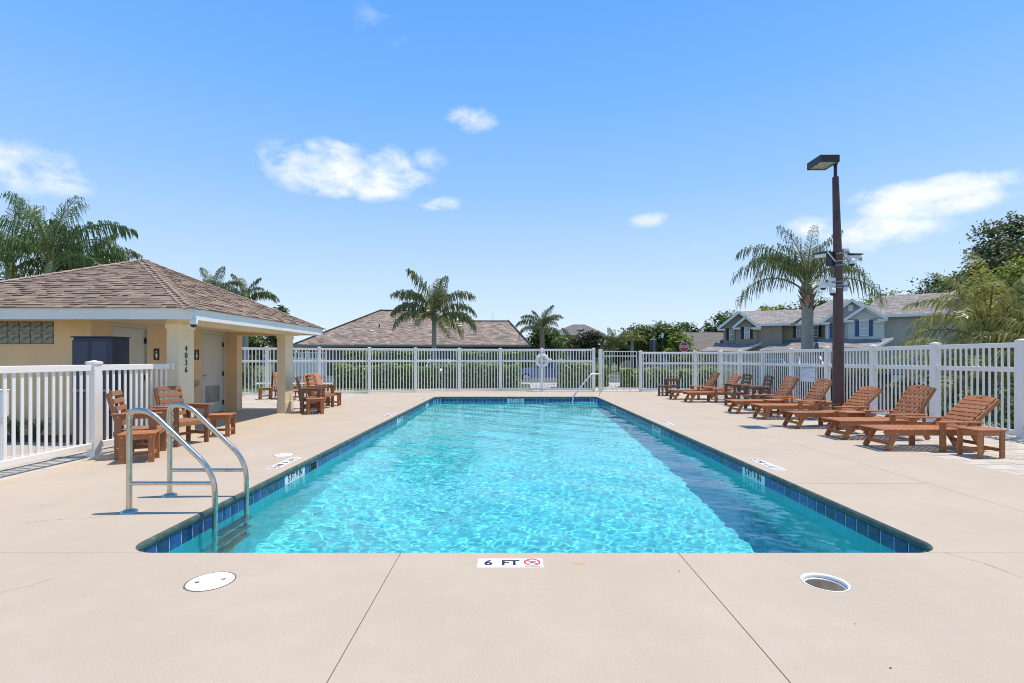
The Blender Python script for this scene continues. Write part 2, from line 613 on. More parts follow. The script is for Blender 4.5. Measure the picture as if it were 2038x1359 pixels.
def text_mesh(body, size, mt, bold=0.0, extrude=0.0):
    k = (body, size, mt.name, bold)
    if k in _txt_cache:
        return _txt_cache[k]
    cu = bpy.data.curves.new('text', 'FONT')
    cu.body = body
    cu.size = size
    cu.align_x = 'CENTER'
    cu.align_y = 'CENTER'
    cu.offset = bold
    cu.extrude = extrude
    cu.resolution_u = 3
    o = bpy.data.objects.new('text', cu)
    COL.objects.link(o)
    dg = bpy.context.evaluated_depsgraph_get()
    me = bpy.data.meshes.new_from_object(o.evaluated_get(dg))
    me.name = 'lettering'
    bpy.data.objects.remove(o, do_unlink=True)
    me.materials.clear()
    me.materials.append(mt)
    _txt_cache[k] = me
    return me

# ------------------------------------------------------------------ ground


def setting(name):
    o = bpy.data.objects.new(name, None)
    o.empty_display_size = 0.2
    COL.objects.link(o)
    return structure(o)


PX0, PX1, PY0, PY1 = -2.87, 3.22, 3.72, 19.10        # pool edge
PR = 0.24


def arc(cx, cy, r, a0, a1, n=8):
    return [(cx + r * math.cos(R(a0 + (a1 - a0) * i / n)), cy + r * math.sin(R(a0 + (a1 - a0) * i / n))) for i in range(n + 1)]


g = MB()
BIG = 900
hx0, hx1, hy0, hy1 = -5.85, 6.10, -2.8, 22.4
for (a, b, c, d) in [(-BIG, BIG, -BIG, hy0), (-BIG, BIG, hy1, BIG), (-BIG, hx0, hy0, hy1), (hx1, BIG, hy0, hy1)]:
    g.poly([(a, c, -.034), (b, c, -.034), (b, d, -.034), (a, d, -.034)])
structure(part('lawn', g, M['lawn']))
g = MB().poly([(-300, 31.5, -.026), (300, 31.5, -.026), (300, 38.5, -.026), (-300, 38.5, -.026)])
structure(part('road', g, M['asphalt']))
g = MB().box(-300, 300, 29.1, 30.5, -.10, -.01).box(-300, 300, 31.3, 31.497, -.1, .10)
g.box(1.0, 6.6, 22.7, 29.08, -.1, -.012)
structure(part('sidewalk', g, M['walk']))
g = MB().box(-300, 300, 38.6, 38.8, -.1, .10)
structure(part('kerb', g, M['walk']))

# deck: separate slabs with open joints between them
deck = setting('pool_deck')
J = .0028
ARC_NL = arc(PX0 + PR, PY0 + PR, PR, 270, 180)
ARC_FL = arc(PX0 + PR, PY1 - PR, PR, 180, 90)
ARC_NR = arc(PX1 - PR, PY0 + PR, PR, 270, 360)
ARC_FR = arc(PX1 - PR, PY1 - PR, PR, 0, 90)
slabs = [
    [(-5.95, -3), (-.807 - J, -3), (-.807 - J, PY0 - J), (-5.95, PY0 - J)],
    [(-.807 + J, -3), (1.225 - J, -3), (1.225 - J, PY0 - J), (-.807 + J, PY0 - J)],
    [(-5.95, PY0)] + ARC_NL + ARC_FL + [(-5.95, PY1)],
    ARC_NR + [(PX1, 5.79 - J), (4.75 - J, 5.79 - J), (4.75 - J, PY0)],
    [(PX1, 5.79 + J), (4.75 - J, 5.79 + J), (4.75 - J, 7.95 - J), (PX1, 7.95 - J)],
    [(PX1, 7.95 + J), (4.75 - J, 7.95 + J), (4.75 - J, PY1)] + ARC_FR[::-1],
    [(4.75 + J, PY0), (6.19, PY0), (6.19, PY1), (4.75 + J, PY1)],
    [(-5.95, PY1 + J), (6.19, PY1 + J), (6.19, 22.75), (-5.95, 22.75)],
]
for sl in slabs:
    part('deck_slab', MB().prism(sl, -.075, 0.0), M['deck'], deck)
# near right slab, with the round opening of the skimmer left in it
SKX, SKY, SKR = *G(1642, 1158.5), .140
sl = MB()
sl.prism([(1.225 + J, -3), (6.19, -3), (6.19, SKY)] + arc(SKX, SKY, SKR, 0, -180, 20) + [(1.225 + J, SKY)], -.075, 0.0)
sl.prism([(1.225 + J, SKY)] + arc(SKX, SKY, SKR, 180, 0, 20) + [(6.19, SKY), (6.19, PY0 - J), (1.225 + J, PY0 - J)], -.075, 0.0)
part('deck_slab', sl, M['deck'], deck)
# porch floor under the pool house roof
part('deck_slab', MB().box(-7.75, -5.95 - J, 8.75, 14.62, -.075, 0.0), M['deck'], deck)
part('joint_bed', MB().box(-5.94, PX0 - .05, -2.9, 22.7, -.12, -.05).box(PX1 + .05, 6.18, -2.9, 22.7, -.12, -.05)
     .box(-.9, -.7, -2.9, PY0 - .09, -.12, -.05).box(1.12, 1.32, -2.9, PY0 - .09, -.12, -.05).box(PX0 - .05, PX1 + .05, PY0 - .088, PY0 - .03, -.12, -.05).box(PX0 - .05, PX1 + .05, PY1 + .05, 22.7, -.12, -.05), M['deckside'], deck)


def pool_loop(off, n=8):
    """Rounded outline of the pool, off = outward."""
    r = PR + off
    p = arc(PX0 + PR, PY0 + PR, r, 180, 270, n) + arc(PX1 - PR, PY0 + PR, r, 270, 360, n)
    p += arc(PX1 - PR, PY1 - PR, r, 0, 90, n) + arc(PX0 + PR, PY1 - PR, r, 90, 180, n)
    return p


def sweep(mb, prof, m=0, smooth=True):
    loops = [[(x, y, z) for x, y in pool_loop(o)] for o, z in prof]
    n = len(loops[0])
    vs = [p for lp in loops for p in lp]
    fs = []
    for i in range(len(loops) - 1):
        for k in range(n):
            fs.append((i * n + k, (i + 1) * n + k, (i + 1) * n + (k + 1) % n, i * n + (k + 1) % n))
    mb.add(vs, [f[::-1] for f in fs], m, smooth)


pool = setting('swimming_pool')
DEEP, SHAL = -1.95, -1.05


def zfloor(y):
    return DEEP + (SHAL - DEEP) * (y - PY0) / (PY1 - PY0)


lo = pool_loop(0)
n = len(lo)
bs = MB()
bs.add([(x, y, -.229) for x, y in lo] + [(x, y, zfloor(y)) for x, y in lo],
       [(k, n + k, n + (k + 1) % n, (k + 1) % n)[::-1] for k in range(n)])
bs.add([(x, y, zfloor(y)) for x, y in lo], [tuple(range(n))])
o = part('pool_basin', bs, M['plaster'], pool)
o.cycles.is_caustics_receiver = True
gb = MB()
gb.add([(x, y, -.06) for x, y in lo] + [(x, y, -.229) for x, y in lo],
       [(k, n + k, n + (k + 1) % n, (k + 1) % n)[::-1] for k in range(n)])
o = part('grout_band', gb, M['grout'], pool)
o.cycles.is_caustics_receiver = True
cp = MB()
sweep(cp, [(.002, -.001), (-.012, -.010), (-.019, -.026), (-.020, -.045), (-.014, -.064), (.001, -.071)])
part('coping', cp, M['coping'], pool)

# waterline tiles, one object each along the three sides one can see
tile_me = MB().box(-.0725, .0725, -.004, .004, -.0735, .0735, 0, .003).mesh('tile', M['tile'][0])
wtile_me = MB().box(-.0725, .0725, -.004, .004, -.0735, .0735, 0, .003).mesh('tile', M['wtile'])
TZ = -.150
path = ([(PX0, y) for y in (PY0 + PR, PY1 - PR)], [(PX0 + PR, PY1), (PX1 - PR, PY1)], [(PX1, PY1 - PR), (PX1, PY0 + PR)])
MARK = []       # (side, centre, text)
markers = {'L': [(6.80, '5 FT 9 IN'), (13.1, '4 FT 6 IN'), (17.45, '3 FT 6 IN')],
           'R': [(6.68, '5 FT 9 IN'), (11.2, '4 FT 6 IN'), (15.85, '3 FT 6 IN')],
           'F': [(0.21, '3 FT 3 IN')]}


def put_tile(x, y, rz, white):
    o = link('marker_tile' if white else 'tile', wtile_me if white else tile_me, pool, (x, y, TZ), rz)
    o.cycles.is_caustics_receiver = True


for side in 'LRF':
    a, b = (PY0 + PR, PY1 - PR) if side != 'F' else (PX0 + PR, PX1 - PR)
    cnt = int(round((b - a) / .155))
    st = (b - a) / cnt
    whites = {}
    for (c, txt) in markers[side]:
        k0 = int(round((c - a) / st)) - 2
        whites.update({k0 + j: None for j in range(4)})
        MARK.append((side, a + (k0 + 2) * st, txt))
    skim = int((7.345 - a) / st)
    for k in range(cnt):
        c = a + (k + .5) * st
        if side == 'L':
            if k in (skim, skim + 1):
                continue
            put_tile(PX0, c, PI / 2, k in whites)
        elif side == 'R':
            put_tile(PX1, c, PI / 2, k in whites)
        else:
            put_tile(c, PY1, 0, k in whites)
    if side == 'L':
        yc = a + (skim + 1) * st
        part('skimmer_mouth', MB().box(PX0 - .004, PX0 + .003, yc - .1, yc + .13, -.205, -.085), M['dark'], pool)
        part('skimmer_mouth', MB().box(PX0 - .004, PX0 + .006, yc - .152, yc - .104, -.223, -.077), M['tile'], pool)
for (cx, cy, a0) in [(PX0 + PR, PY0 + PR, 180), (PX1 - PR, PY0 + PR, 270), (PX1 - PR, PY1 - PR, 0), (PX0 + PR, PY1 - PR, 90)]:
    for k in range(3):
        a = R(a0 + 15 + 30 * k)
        o = link('tile', tile_me, pool, (cx + PR * math.cos(a), cy + PR * math.sin(a), TZ), a + PI / 2)


def place(o, org, xd, yd):
    xd, yd = Vector(xd), Vector(yd)
    o.rotation_euler = Matrix((xd, yd, xd.cross(yd))).transposed().to_euler()
    o.location = org


for (side, c, txt) in MARK:
    me = text_mesh(txt, .135, M['ink'], .003)
    o = link('lettering', me, pool)
    o.scale = (.86, .95, 1)
    if side == 'L':
        place(o, (PX0 + .0065, c, TZ + .022), (0, 1, 0), (0, 0, 1))
    elif side == 'R':
        place(o, (PX1 - .0065, c, TZ + .022), (0, -1, 0), (0, 0, 1))
    else:
        place(o, (c, PY1 - .0065, TZ + .022), (1, 0, 0), (0, 0, 1))

# corner entry steps under the water
for k, (rx, ry, zt) in enumerate([(2.05, 1.75, -.74), (1.70, 1.35, -.56), (1.32, .95, -.38)]):
    pts = [(PX1 + .01, PY1 + .01)] + [(PX1 + .01 - rx * math.cos(R(a)), PY1 + .01 - ry * math.sin(R(a))) for a in range(0, 91, 9)]
    sb = MB().prism(pts, -1.2, zt)
    o = part('step', sb, M['plaster'], pool)
    o.cycles.is_caustics_receiver = True

# water surface: real small waves, so that it refracts, reflects and throws its own light pattern on the floor
nx, ny = 420, 800
xs = np.linspace(PX0 - .002, PX1 + .002, nx)
tt = np.linspace(0, 1, ny)
ys = PY0 - .002 + (PY1 - PY0 + .004) * (0.45 * tt + 0.55 * tt ** 2)
X, Y = np.meshgrid(xs, ys)
rng = np.random.default_rng(11)
Z = np.zeros_like(X)
for i in range(90):
    lam = math.exp(rng.uniform(math.log(.075), math.log(.42)))
    th = rng.normal(PI / 2.3, 1.05)
    kx, ky = 2 * PI / lam * math.cos(th), 2 * PI / lam * math.sin(th)
    Z += .00112 * lam ** 1.04 * np.sin(kx * X + ky * Y + rng.uniform(0, 2 * PI)) * (0.55 + 0.45 * np.sin(1.1 * X * rng.uniform(-1, 1) + .8 * Y * rng.uniform(-1, 1) + rng.uniform(0, 6)))
for i in range(8):
    lam = rng.uniform(.8, 2.0)
    th = rng.uniform(0, PI)
    Z += .0022 * np.sin(2 * PI / lam * (X * math.cos(th) + Y * math.sin(th)) + rng.uniform(0, 6))
edge = np.minimum(np.minimum(X - PX0, PX1 - X), .5) / .5
Z *= 0.30 + 0.70 * np.clip(edge, 0, 1) ** .8
v = np.stack([X, Y, Z - .182], -1).reshape(-1, 3)
ii = np.arange(nx * ny).reshape(ny, nx)
f = np.stack([ii[:-1, :-1], ii[:-1, 1:], ii[1:, 1:], ii[1:, :-1]], -1).reshape(-1, 4)
me = bpy.data.meshes.new('pool_water')
me.from_pydata(v.tolist(), [], f.tolist())
me.polygons.foreach_set('use_smooth', [True] * len(f))
wm = bpy.data.materials.new('pool_water')
wm.use_nodes = True
wb = wm.node_tree.nodes['Principled BSDF']
wb.inputs['Base Color'].default_value = (.68, .955, .965, 1)
wb.inputs['Transmission Weight'].default_value = 1.0
wb.inputs['Roughness'].default_value = 0.0
wb.inputs['IOR'].default_value = 1.33
me.materials.append(wm)
wat = structure(link('pool_water', me))
wat.cycles.is_caustics_caster = True

# pavers


def pavers(name, rect, L, W, along_y, near_n, keep=None):
    x0, x1, y0, y1 = rect
    base = setting(name)
    part('sand_bed', MB().box(x0, x1, y0, y1, -.06, -.016), M['sand'], base)
    pl, pw = (W, L) if along_y else (L, W)
    cells = []
    r = 0
    y = y0
    while y < y1 - .01:
        off = (pl / 2) * (r % 2)
        x = x0 - off
        while x < x1 - .01:
            a, b = max(x, x0), min(x + pl, x1)
            if b - a > .03:
                cx, cy = (a + b) / 2, y + pw / 2
                if keep is None or keep(cx, cy):
                    cells.append((cx, cy, b - a - .006, pw - .006))
            x += pl
        y += pw
        r += 1
    cells.sort(key=lambda c: c[0] ** 2 * .2 + c[1] ** 2)
    full = MB().box(-.5, .5, -.5, .5, -.03, 0).mesh('paver', M['paver'])
    rest = MB()
    for k, (cx, cy, sx, sy) in enumerate(cells):
        dz = random.uniform(-.0055, -.002)
        if k < near_n:
            o = link('paver', full, base, (cx, cy, dz))
            o.scale = (sx, sy, 1)
        else:
            h, q = sx / 2, sy / 2
            z1, z0 = dz, -.016
            vs = [(cx - h, cy - q, z1), (cx + h, cy - q, z1), (cx + h, cy + q, z1), (cx - h, cy + q, z1),
                  (cx - h, cy - q, z0), (cx + h, cy - q, z0), (cx + h, cy + q, z0), (cx - h, cy + q, z0)]
            rest.add(vs, [(0, 1, 2, 3), (0, 4, 5, 1), (1, 5, 6, 2), (2, 6, 7, 3), (3, 7, 4, 0)])
    stuff(part('distant_pavers', rest, M['paver'], base))
    return base


pavers('paver_terrace', (6.194, 9.75, 4.6, 22.75), .32, .16, False, 140)
pavers('paver_path', (-10.4, -5.956, 4.0, 20.8), .32, .16, True, 110,
       keep=lambda x, y: (y < 8.72 and x > -7.3) or y > 14.66)

# ------------------------------------------------------------------ fences
picket_cache = {}


def picket_mesh(h):
    k = round(h, 3)
    if k not in picket_cache:
        picket_cache[k] = MB().box(-.0205, .0205, -.0065, .0065, 0, h).mesh('picket', M['vinyl'])
    return picket_cache[k]


def post_mesh(h, w=.127):
    return MB().box(-w / 2, w / 2, -w / 2, w / 2, -.03, h - .055, 0, .006).mesh('post', M['vinyl'])


def cap_mesh(h, w=.127):
    q = w / 2 + .012
    m = MB().box(-q, q, -q, q, h - .056, h - .026, 0, .004)
    m.add([(-q, -q, h - .026), (q, -q, h - .026), (q, q, h - .026), (-q, q, h - .026), (0, 0, h)],
          [(0, 1, 4), (1, 2, 4), (2, 3, 4), (3, 0, 4)])
    return m.mesh('post_cap', M['vinyl'])


def fence_run(root, pts, hp, rails, zp, spacing=.127, skip_posts=()):
    pm, cm = post_mesh(hp), cap_mesh(hp)
    for i, (x, y) in enumerate(pts):
        if i in skip_posts:
            continue
        q = pts[min(i + 1, len(pts) - 1)]
        p = pts[max(i - 1, 0)]
        rz = math.atan2(q[1] - p[1], q[0] - p[0])
        po = link('post', pm, root, (x, y, 0), rz)
        link('post_cap', cm, po)
    for (x0, y0), (x1, y1) in zip(pts[:-1], pts[1:]):
        d = math.hypot(x1 - x0, y1 - y0)
        rz = math.atan2(y1 - y0, x1 - x0)
        ux, uy = (x1 - x0) / d, (y1 - y0) / d
        for (z0, z1) in rails:
            part('rail', MB().box(.060, d - .060, -.026, .026, z0, z1, 0, .005), M['vinyl'], root, (x0, y0, 0), rz)
        n = max(1, int(round((d - .127) / spacing)))
        st = (d - .127) / n
        pk = picket_mesh(zp[1] - zp[0])
        for k in range(n):
            t = .0635 + (k + .5) * st
            link('picket', pk, root, (x0 + ux * t, y0 + uy * t, zp[0]), rz)


tall = empty('picket_fence', (-2, 21, 0), 0, 'tall white vinyl picket fence across the far end of the pool, left of the gate', 'fence', 'white vinyl fences round the pool')
F1 = [(-11.18, 18.95), (-9.4, 19.55), (-7.62, 20.2), (-5.80, 20.8), (-4.02, 21.4), (-2.24, 22.0), (-.465, 22.4), (1.36, 22.3), (3.60, 22.12)]
fence_run(tall, [(x + 2, y - 21) for x, y in F1], 1.90, [(1.765, 1.85), (1.285, 1.37), (.045, .135)], (.06, 1.80))
tall2 = empty('picket_fence', (9.13, 14, 0), 0, 'tall white vinyl picket fence running behind the row of loungers at the right', 'fence', 'white vinyl fences round the pool')
F2 = [(5.64, 22.12), (8.03, 22.13), (9.13, 22.13)] + [(9.13, 22.13 - 1.866 * k) for k in range(1, 10)]
fence_run(tall2, [(x - 9.13, y - 14) for x, y in F2], 1.78, [(1.625, 1.715), (1.18, 1.27), (.04, .13)], (.05, 1.66))

gate = empty('pool_gate', (4.6, 22.12, 0), 0, 'white metal picket gate with double top rail in the far fence', 'gate')
part('post', MB().box(-.78, -.63, -.075, .075, -.03, 1.84, 0, .006), M['vinyl'], gate)
gf = MB().box(-.585, -.545, -.02, .02, .09, 1.76).box(.845, .885, -.02, .02, .09, 1.76)
gf.box(-.545, .845, -.02, .02, 1.72, 1.76).box(-.545, .845, -.02, .02, 1.52, 1.56).box(-.545, .845, -.02, .02, .09, .13)
part('gate_frame', gf, M['vinyl'], gate)
gp = MB().box(-.009, .009, -.009, .009, .13, 1.72).mesh('picket', M['vinyl'])
for k in range(11):
    link('picket', gp, gate, (-.545 + 1.39 * (k + 1) / 12, 0.0, 0))
part('latch', MB().box(.80, 1.0, -.05, -.022, 1.0, 1.05).box(.9, .94, -.08, -.05, .95, 1.1), M['galv'], gate)
part('hinge', MB().box(-.64, -.57, -.05, -.021, .35, .42).box(-.64, -.57, -.05, -.021, 1.42, 1.49), M['galv'], gate)

low = empty('picket_fence', (-6.08, 7.41, 0), 0, 'low white vinyl picket fence beside the pool house at the left', 'fence', 'white vinyl fences round the pool')
fence_run(low, [(0.0, -3.72), (0, -1.86), (0, 0), (.05, 1.60)], 1.40, [(1.245, 1.333), (.115, .20)], (.15, 1.29), .1105, skip_posts=(3,))
part('rail_bracket', MB().box(.035, .115, 1.56, 1.615, 1.225, 1.353, 0, .006), M['vinyl'], low)

# ------------------------------------------------------------------ pool house
ph = empty('pool_house', (-8.45, 11.7, 0), 0, 'peach stucco pool house with brown hipped shingle roof and two cream doors', 'building')
HX, HY = -8.45, 11.7


def hb(x0, x1, y0, y1, z0, z1, mb=None, m=0, ch=0.0):
    return (mb or MB()).box(x0 - HX, x1 - HX, y0 - HY, y1 - HY, z0, z1, m, ch)


SOF = 2.14
w = MB()
GX0, GX1 = -10.12, -8.44
hb(-11.0, -7.75, 9.38, 9.58, 0, 1.69, w)
hb(-11.0, GX0, 9.38, 9.58, 1.69, SOF, w)
hb(GX1, -7.75, 9.38, 9.58, 1.69, SOF, w)
hb(GX0, GX1, 9.38, 9.58, 2.115, SOF, w)
part('wall', w, M['stucco'], ph)
w = MB()
for (a, b, z0) in [(9.58, 9.84, 0), (9.84, 10.86, 2.11), (10.86, 12.74, 0), (12.74, 13.78, 2.11), (13.78, 14.12, 0)]:
    hb(-7.95, -7.75, a, b, z0, SOF, w)
hb(-11.0, -7.95, 13.92, 14.12, 0, SOF, w)
hb(-11.2, -11.0, 9.38, 14.12, 0, SOF, w)
part('wall', w, M['stucco'], ph)
part('wall', hb(-7.75, -7.47, 13.85, 14.12, 0, SOF), M['stucco'], ph)
gbm = MB().box(-.097, .097, -.04, .04, -.097, .097, 0, .012).mesh('glass_block', M['glassblock'])
for i in range(8):
    for j in range(2):
        link('glass_block', gbm, ph, (GX1 - .105 - .21 * i - HX, 9.40 - HY, 1.795 + .2125 * j))
part('block_grout', hb(GX0, GX1, 9.40, 9.46, 1.69, 2.115), M['trim'], ph)


def house_door(y0, y1, name_label, vent):
    d = part('door', hb(-7.83, -7.79, y0 + .052, y1 - .052, .012, 2.05), M['door'], ph, label=name_label)
    fr = hb(-7.90, -7.744, y0, y0 + .05, 0, 2.108)
    hb(-7.90, -7.744, y1 - .05, y1, 0, 2.108, fr)
    hb(-7.90, -7.744, y0 + .05, y1 - .05, 2.055, 2.108, fr)
    part('door_frame', fr, M['doorframe'], d)
    for z in (.25, 1.02, 1.80):
        part('hinge', hb(-7.79, -7.752, y1 - .075, y1 - .053, z - .06, z + .06), M['metal_dark'], d)
    yh = y0 + .12
    h = MB()
    h.lathe([(.032, 0), (.032, .012)], (0, 0, 0), 14)
    for k in range(len(h.v)):
        x, y, z = h.v[k]
        h.v[k] = (z, x, y)
    h.bar((.045, -.01, 0), (.045, .12, 0), .022, .016, (0, 0, 1)).bar((0, 0, 0), (.05, 0, 0), .02, .02, (0, 0, 1))
    part('handle', h, M['fountain'], d, (-7.79 - HX, yh - HY, 1.0))
    if vent:
        v0, v1 = y0 + .22, y1 - .22
        vf = hb(-7.79, -7.778, v0, v0 + .03, .30, .72)
        hb(-7.79, -7.778, v1 - .03, v1, .30, .72, vf)
        hb(-7.79, -7.778, v0 + .03, v1 - .03, .30, .33, vf)
        hb(-7.79, -7.778, v0 + .03, v1 - .03, .69, .72, vf)
        for k in range(13):
            z = .34 + k * .027
            vf.bar((-7.788 - HX, v0 + .03 - HY, z), (-7.788 - HX, v1 - .03 - HY, z), .02, .004, (.5, 0, 1))
        part('louvre', vf, M['gutter'], d)


house_door(9.84, 10.86, 'cream restroom door half hidden by the navy cabinet', False)
house_door(12.74, 13.78, 'cream restroom door with louvred vent at its foot', True)
for (yc0, yc1) in ((9.03, 9.47), (13.30, 13.77)):
    c = part('column', hb(-6.12, -5.91, yc0, yc1, 0, 2.05), M['stucco2'], ph)
    cap = hb(-6.135, -5.895, yc0 - .015, yc1 + .015, 1.955, 2.05)
    part('column_cap', cap, M['capstucco'], c)
    part('column_base', hb(-6.13, -5.90, yc0 - .01, yc1 + .01, 0, .29), M['stucco2'], c)
part('beam', hb(-6.12, -5.91, 9.03, 14.12, 2.052, SOF), M['stucco2'], ph)
part('beam', hb(-7.47, -6.12, 13.92, 14.12, 2.052, SOF), M['stucco'], ph)
EX0, EX1, EY0, EY1 = -11.45, -5.45, 8.66, 14.71
part('soffit', hb(EX0 + .03, EX1 - .03, EY0 + .03, EY1 - .03, SOF, SOF + .02), M['soffit'], ph)
fa = hb(EX0, EX1, EY0, EY0 + .03, 2.095, 2.285)
hb(EX0, EX1, EY1 - .03, EY1, 2.095, 2.285, fa)
hb(EX1 - .03, EX1, EY0 + .03, EY1 - .03, 2.095, 2.285, fa)
hb(EX0, EX0 + .03, EY0 + .03, EY1 - .03, 2.095, 2.285, fa)
part('fascia', fa, M['trim'], ph)
de = hb(EX0 - .012, EX1 + .012, EY0 - .012, EY0 + .002, 2.262, 2.30)
hb(EX1 - .002, EX1 + .012, EY0 + .002, EY1 + .012, 2.262, 2.30, de)
part('drip_edge', de, M['trim'], ph)
# roof planes and their shingles
A = Vector((HX, 11.685, 3.70))
q = .035
C4 = [Vector((EX0 - q, EY0 - q, 2.285)), Vector((EX1 + q, EY0 - q, 2.285)), Vector((EX1 + q, EY1 + q, 2.285)), Vector((EX0 - q, EY1 + q, 2.285))]
off = Vector((HX, HY, 0))
rf = MB()
for i in range(4):
    rf.poly([C4[i] - off, C4[(i + 1) % 4] - off, A - off])
rf.poly([c - off for c in C4[::-1]])
roof = part('roof', rf, M['shingle'], ph)


def unit_shingle():
    e = .127
    vs = [(0, 0, 1), (1, 0, 1), (1, e + .03, .25), (0, e + .03, .25), (0, 0, 0), (1, 0, 0), (1, e + .03, 0), (0, e + .03, 0)]
    return MB().add(vs, [(0, 1, 2, 3), (4, 5, 1, 0), (5, 6, 2, 1), (7, 4, 0, 3)])


us = unit_shingle().mesh('shingle', M['shingle'])
tabs = []
for (p0, p1, step) in ((C4[0], C4[1], 1), (C4[1], C4[2], 1)):
    ex = (p1 - p0)
    W = ex.length
    ex.normalize()
    mid = (p0 + p1) / 2
    up = A - p0
    up = up - ex * up.dot(ex)
    Ls = up.length
    up.normalize()
    nrm = ex.cross(up)
    s = 0.0
    while s < Ls - .1:
        lo_, hi_ = W / 2 * (s / Ls), W - W / 2 * (s / Ls)
        x = lo_ - random.uniform(0, .15)
        while x < hi_:
            wd = random.choice((.10, .14, .17, .20, .26))
            a, b = max(x, lo_), min(x + wd, hi_)
            if b - a > .03:
                org = p0 + ex * a + up * s + nrm * .001
                tabs.append((org, ex, up, nrm, b - a - .002, random.choice((.010, .012, .024))))
            x += wd
        s += .127
tabs.sort(key=lambda t: (t[0] - Vector((0, 0, EYE))).length)
rest = MB()
for k, (org, ex, up, nrm, wd, th) in enumerate(tabs):
    if k < 290:
        o = link('shingle', us, roof)
        o.matrix_local = Matrix.Translation(org - off) @ Matrix((ex, up, nrm)).transposed().to_4x4() @ Matrix.Diagonal((wd, 1, th, 1))
    else:
        u = unit_shingle()
        rest.add([org - off + ex * (x * wd) + up * y + nrm * (z * th) for x, y, z in u.v], u.f)
stuff(part('upper_shingles', rest, M['shingle'], roof))
for cn in (C4[1], C4[0], C4[2]):
    dv = A - cn
    L_ = dv.length
    dv.normalize()
    # two side directions lying in the two slopes that meet here
    i = C4.index(cn)
    nA = (C4[(i + 1) % 4] - cn).cross(A - cn).normalized()
    nB = (A - cn).cross(C4[i - 1] - cn).normalized()
    sA = nA.cross(dv).normalized()
    sB = dv.cross(nB).normalized()
    if sA.dot(C4[(i + 1) % 4] - cn) < 0:
        sA.negate()
    if sB.dot(C4[i - 1] - cn) < 0:
        sB.negate()
    nn = (nA + nB).normalized()
    k = 0
    t = 0.0
    while t < L_ - .05:
        e = .2
        m = MB()
        lift0, lift1 = .030, .016
        p, p2 = cn - off + dv * t, cn - off + dv * min(t + e, L_)
        vs = [p + nn * lift0, p2 + nn * lift1, p + sA * .13 + nA * lift0 * .9, p2 + sA * .13 + nA * lift1, p + sB * .13 + nB * lift0 * .9, p2 + sB * .13 + nB * lift1,
              p, p + sA * .13, p + sB * .13]
        m.add(vs, [(0, 2, 3, 1), (0, 1, 5, 4), (0, 6, 7, 2), (0, 4, 8, 6)])
        part('ridge_shingle', m, M['shinglecap'], roof)
        t += e - .03

for (ch_, z) in zip('4036', (1.60, 1.475, 1.345, 1.215)):
    o = link('house_number', text_mesh(ch_, .15, M['ink'], -.001, .004), ph)
    place(o, (-5.902 - HX, 9.235 - HY, z), (0, 1, 0), (0, 0, 1))
    o['label'] = 'black painted digit ' + ch_
part('security_camera_mount', MB().tube([(0, 0, .02), (.03, -.02, -.03)], .02, 8), M['camwhite'], ph, (-5.55 - HX, 8.80 - HY, 2.09))

# restroom signs: black plaques with a pale figure
for (yc, lab) in ((11.10, 'small black restroom plaque with white figure beside the cream door near the cabinet'),
                  (12.52, 'small black restroom plaque with white figure beside the louvred door')):
    sg = empty('restroom_sign', (-7.748, yc, 1.52), 0, lab, 'sign', 'restroom signs on the pool house')
    part('plaque', MB().box(0, .012, -.085, .085, -.125, .125, 0, .003), M['signblack'], sg)
    fg = MB().prism([(-.022, .02), (.022, .02), (.034, -.055), (.014, -.055), (.012, -.10), (-.012, -.10), (-.014, -.055), (-.034, -.055)], .013, .016, 'x')
    fg.prism([(.02 * math.cos(R(a)), .058 + .02 * math.sin(R(a))) for a in range(0, 360, 30)], .013, .016, 'x')
    o = part('figure', fg, M['white'], sg, (0, -.02, 0))

# navy utility cabinet
cb = empty('utility_cabinet', (-7.035, 8.725, 0), 0, 'navy blue two door utility cabinet standing against the pool house wall', 'cabinet')
part('cabinet_body', MB().box(-.315, .315, -.20, .225, 0, 1.78, 0, .006), M['navy'], cb)
for (a, b) in ((-.310, -.012), (-.006, .310)):
    for (z0, z1) in ((.04, .86), (.925, 1.735)):
        d = part('cabinet_door', MB().box(a, b, -.225, -.202, z0, z1, 0, .004), M['navy'], cb)
        part('door_panel', MB().box(a + .03, b - .03, -.2285, -.226, z0 + .03, z1 - .03), M['navytrim'], d)
part('cabinet_top', MB().box(-.33, .33, -.24, .24, 1.78, 1.80, 0, .004), M['navy'], cb)
part('middle_strip', MB().box(-.312, .312, -.232, -.202, .870, .915), M['greystrip'], cb)

# drinking fountain
fo = empty('drinking_fountain', (-7.75, 11.92, 0), 0, 'grey steel drinking fountain fixed to the wall between the restroom doors', 'drinking fountain')
part('basin', MB().prism([(0, .70), (0, .92), (.34, .90), (.34, .80), (.12, .70)], -.17, .17, 'y'), M['fountain'], fo)
part('spout', MB().tube([(.12, 0, .91), (.13, .0, .98), (.18, 0, .99), (.2, 0, .965)], .012, 8), M['metal_dark'], fo)
part('bracket', MB().prism([(0, .40), (.04, .40), (.14, .70), (0, .70)], -.08, .08, 'y'), M['gutter'], fo)

# planting strip by the front wall
mb_ = MB()
mb_.box(-10.6, -7.45, 8.73, 9.375, -.03, .012)
stuff(part('mulch_bed', mb_, M['mulch']))


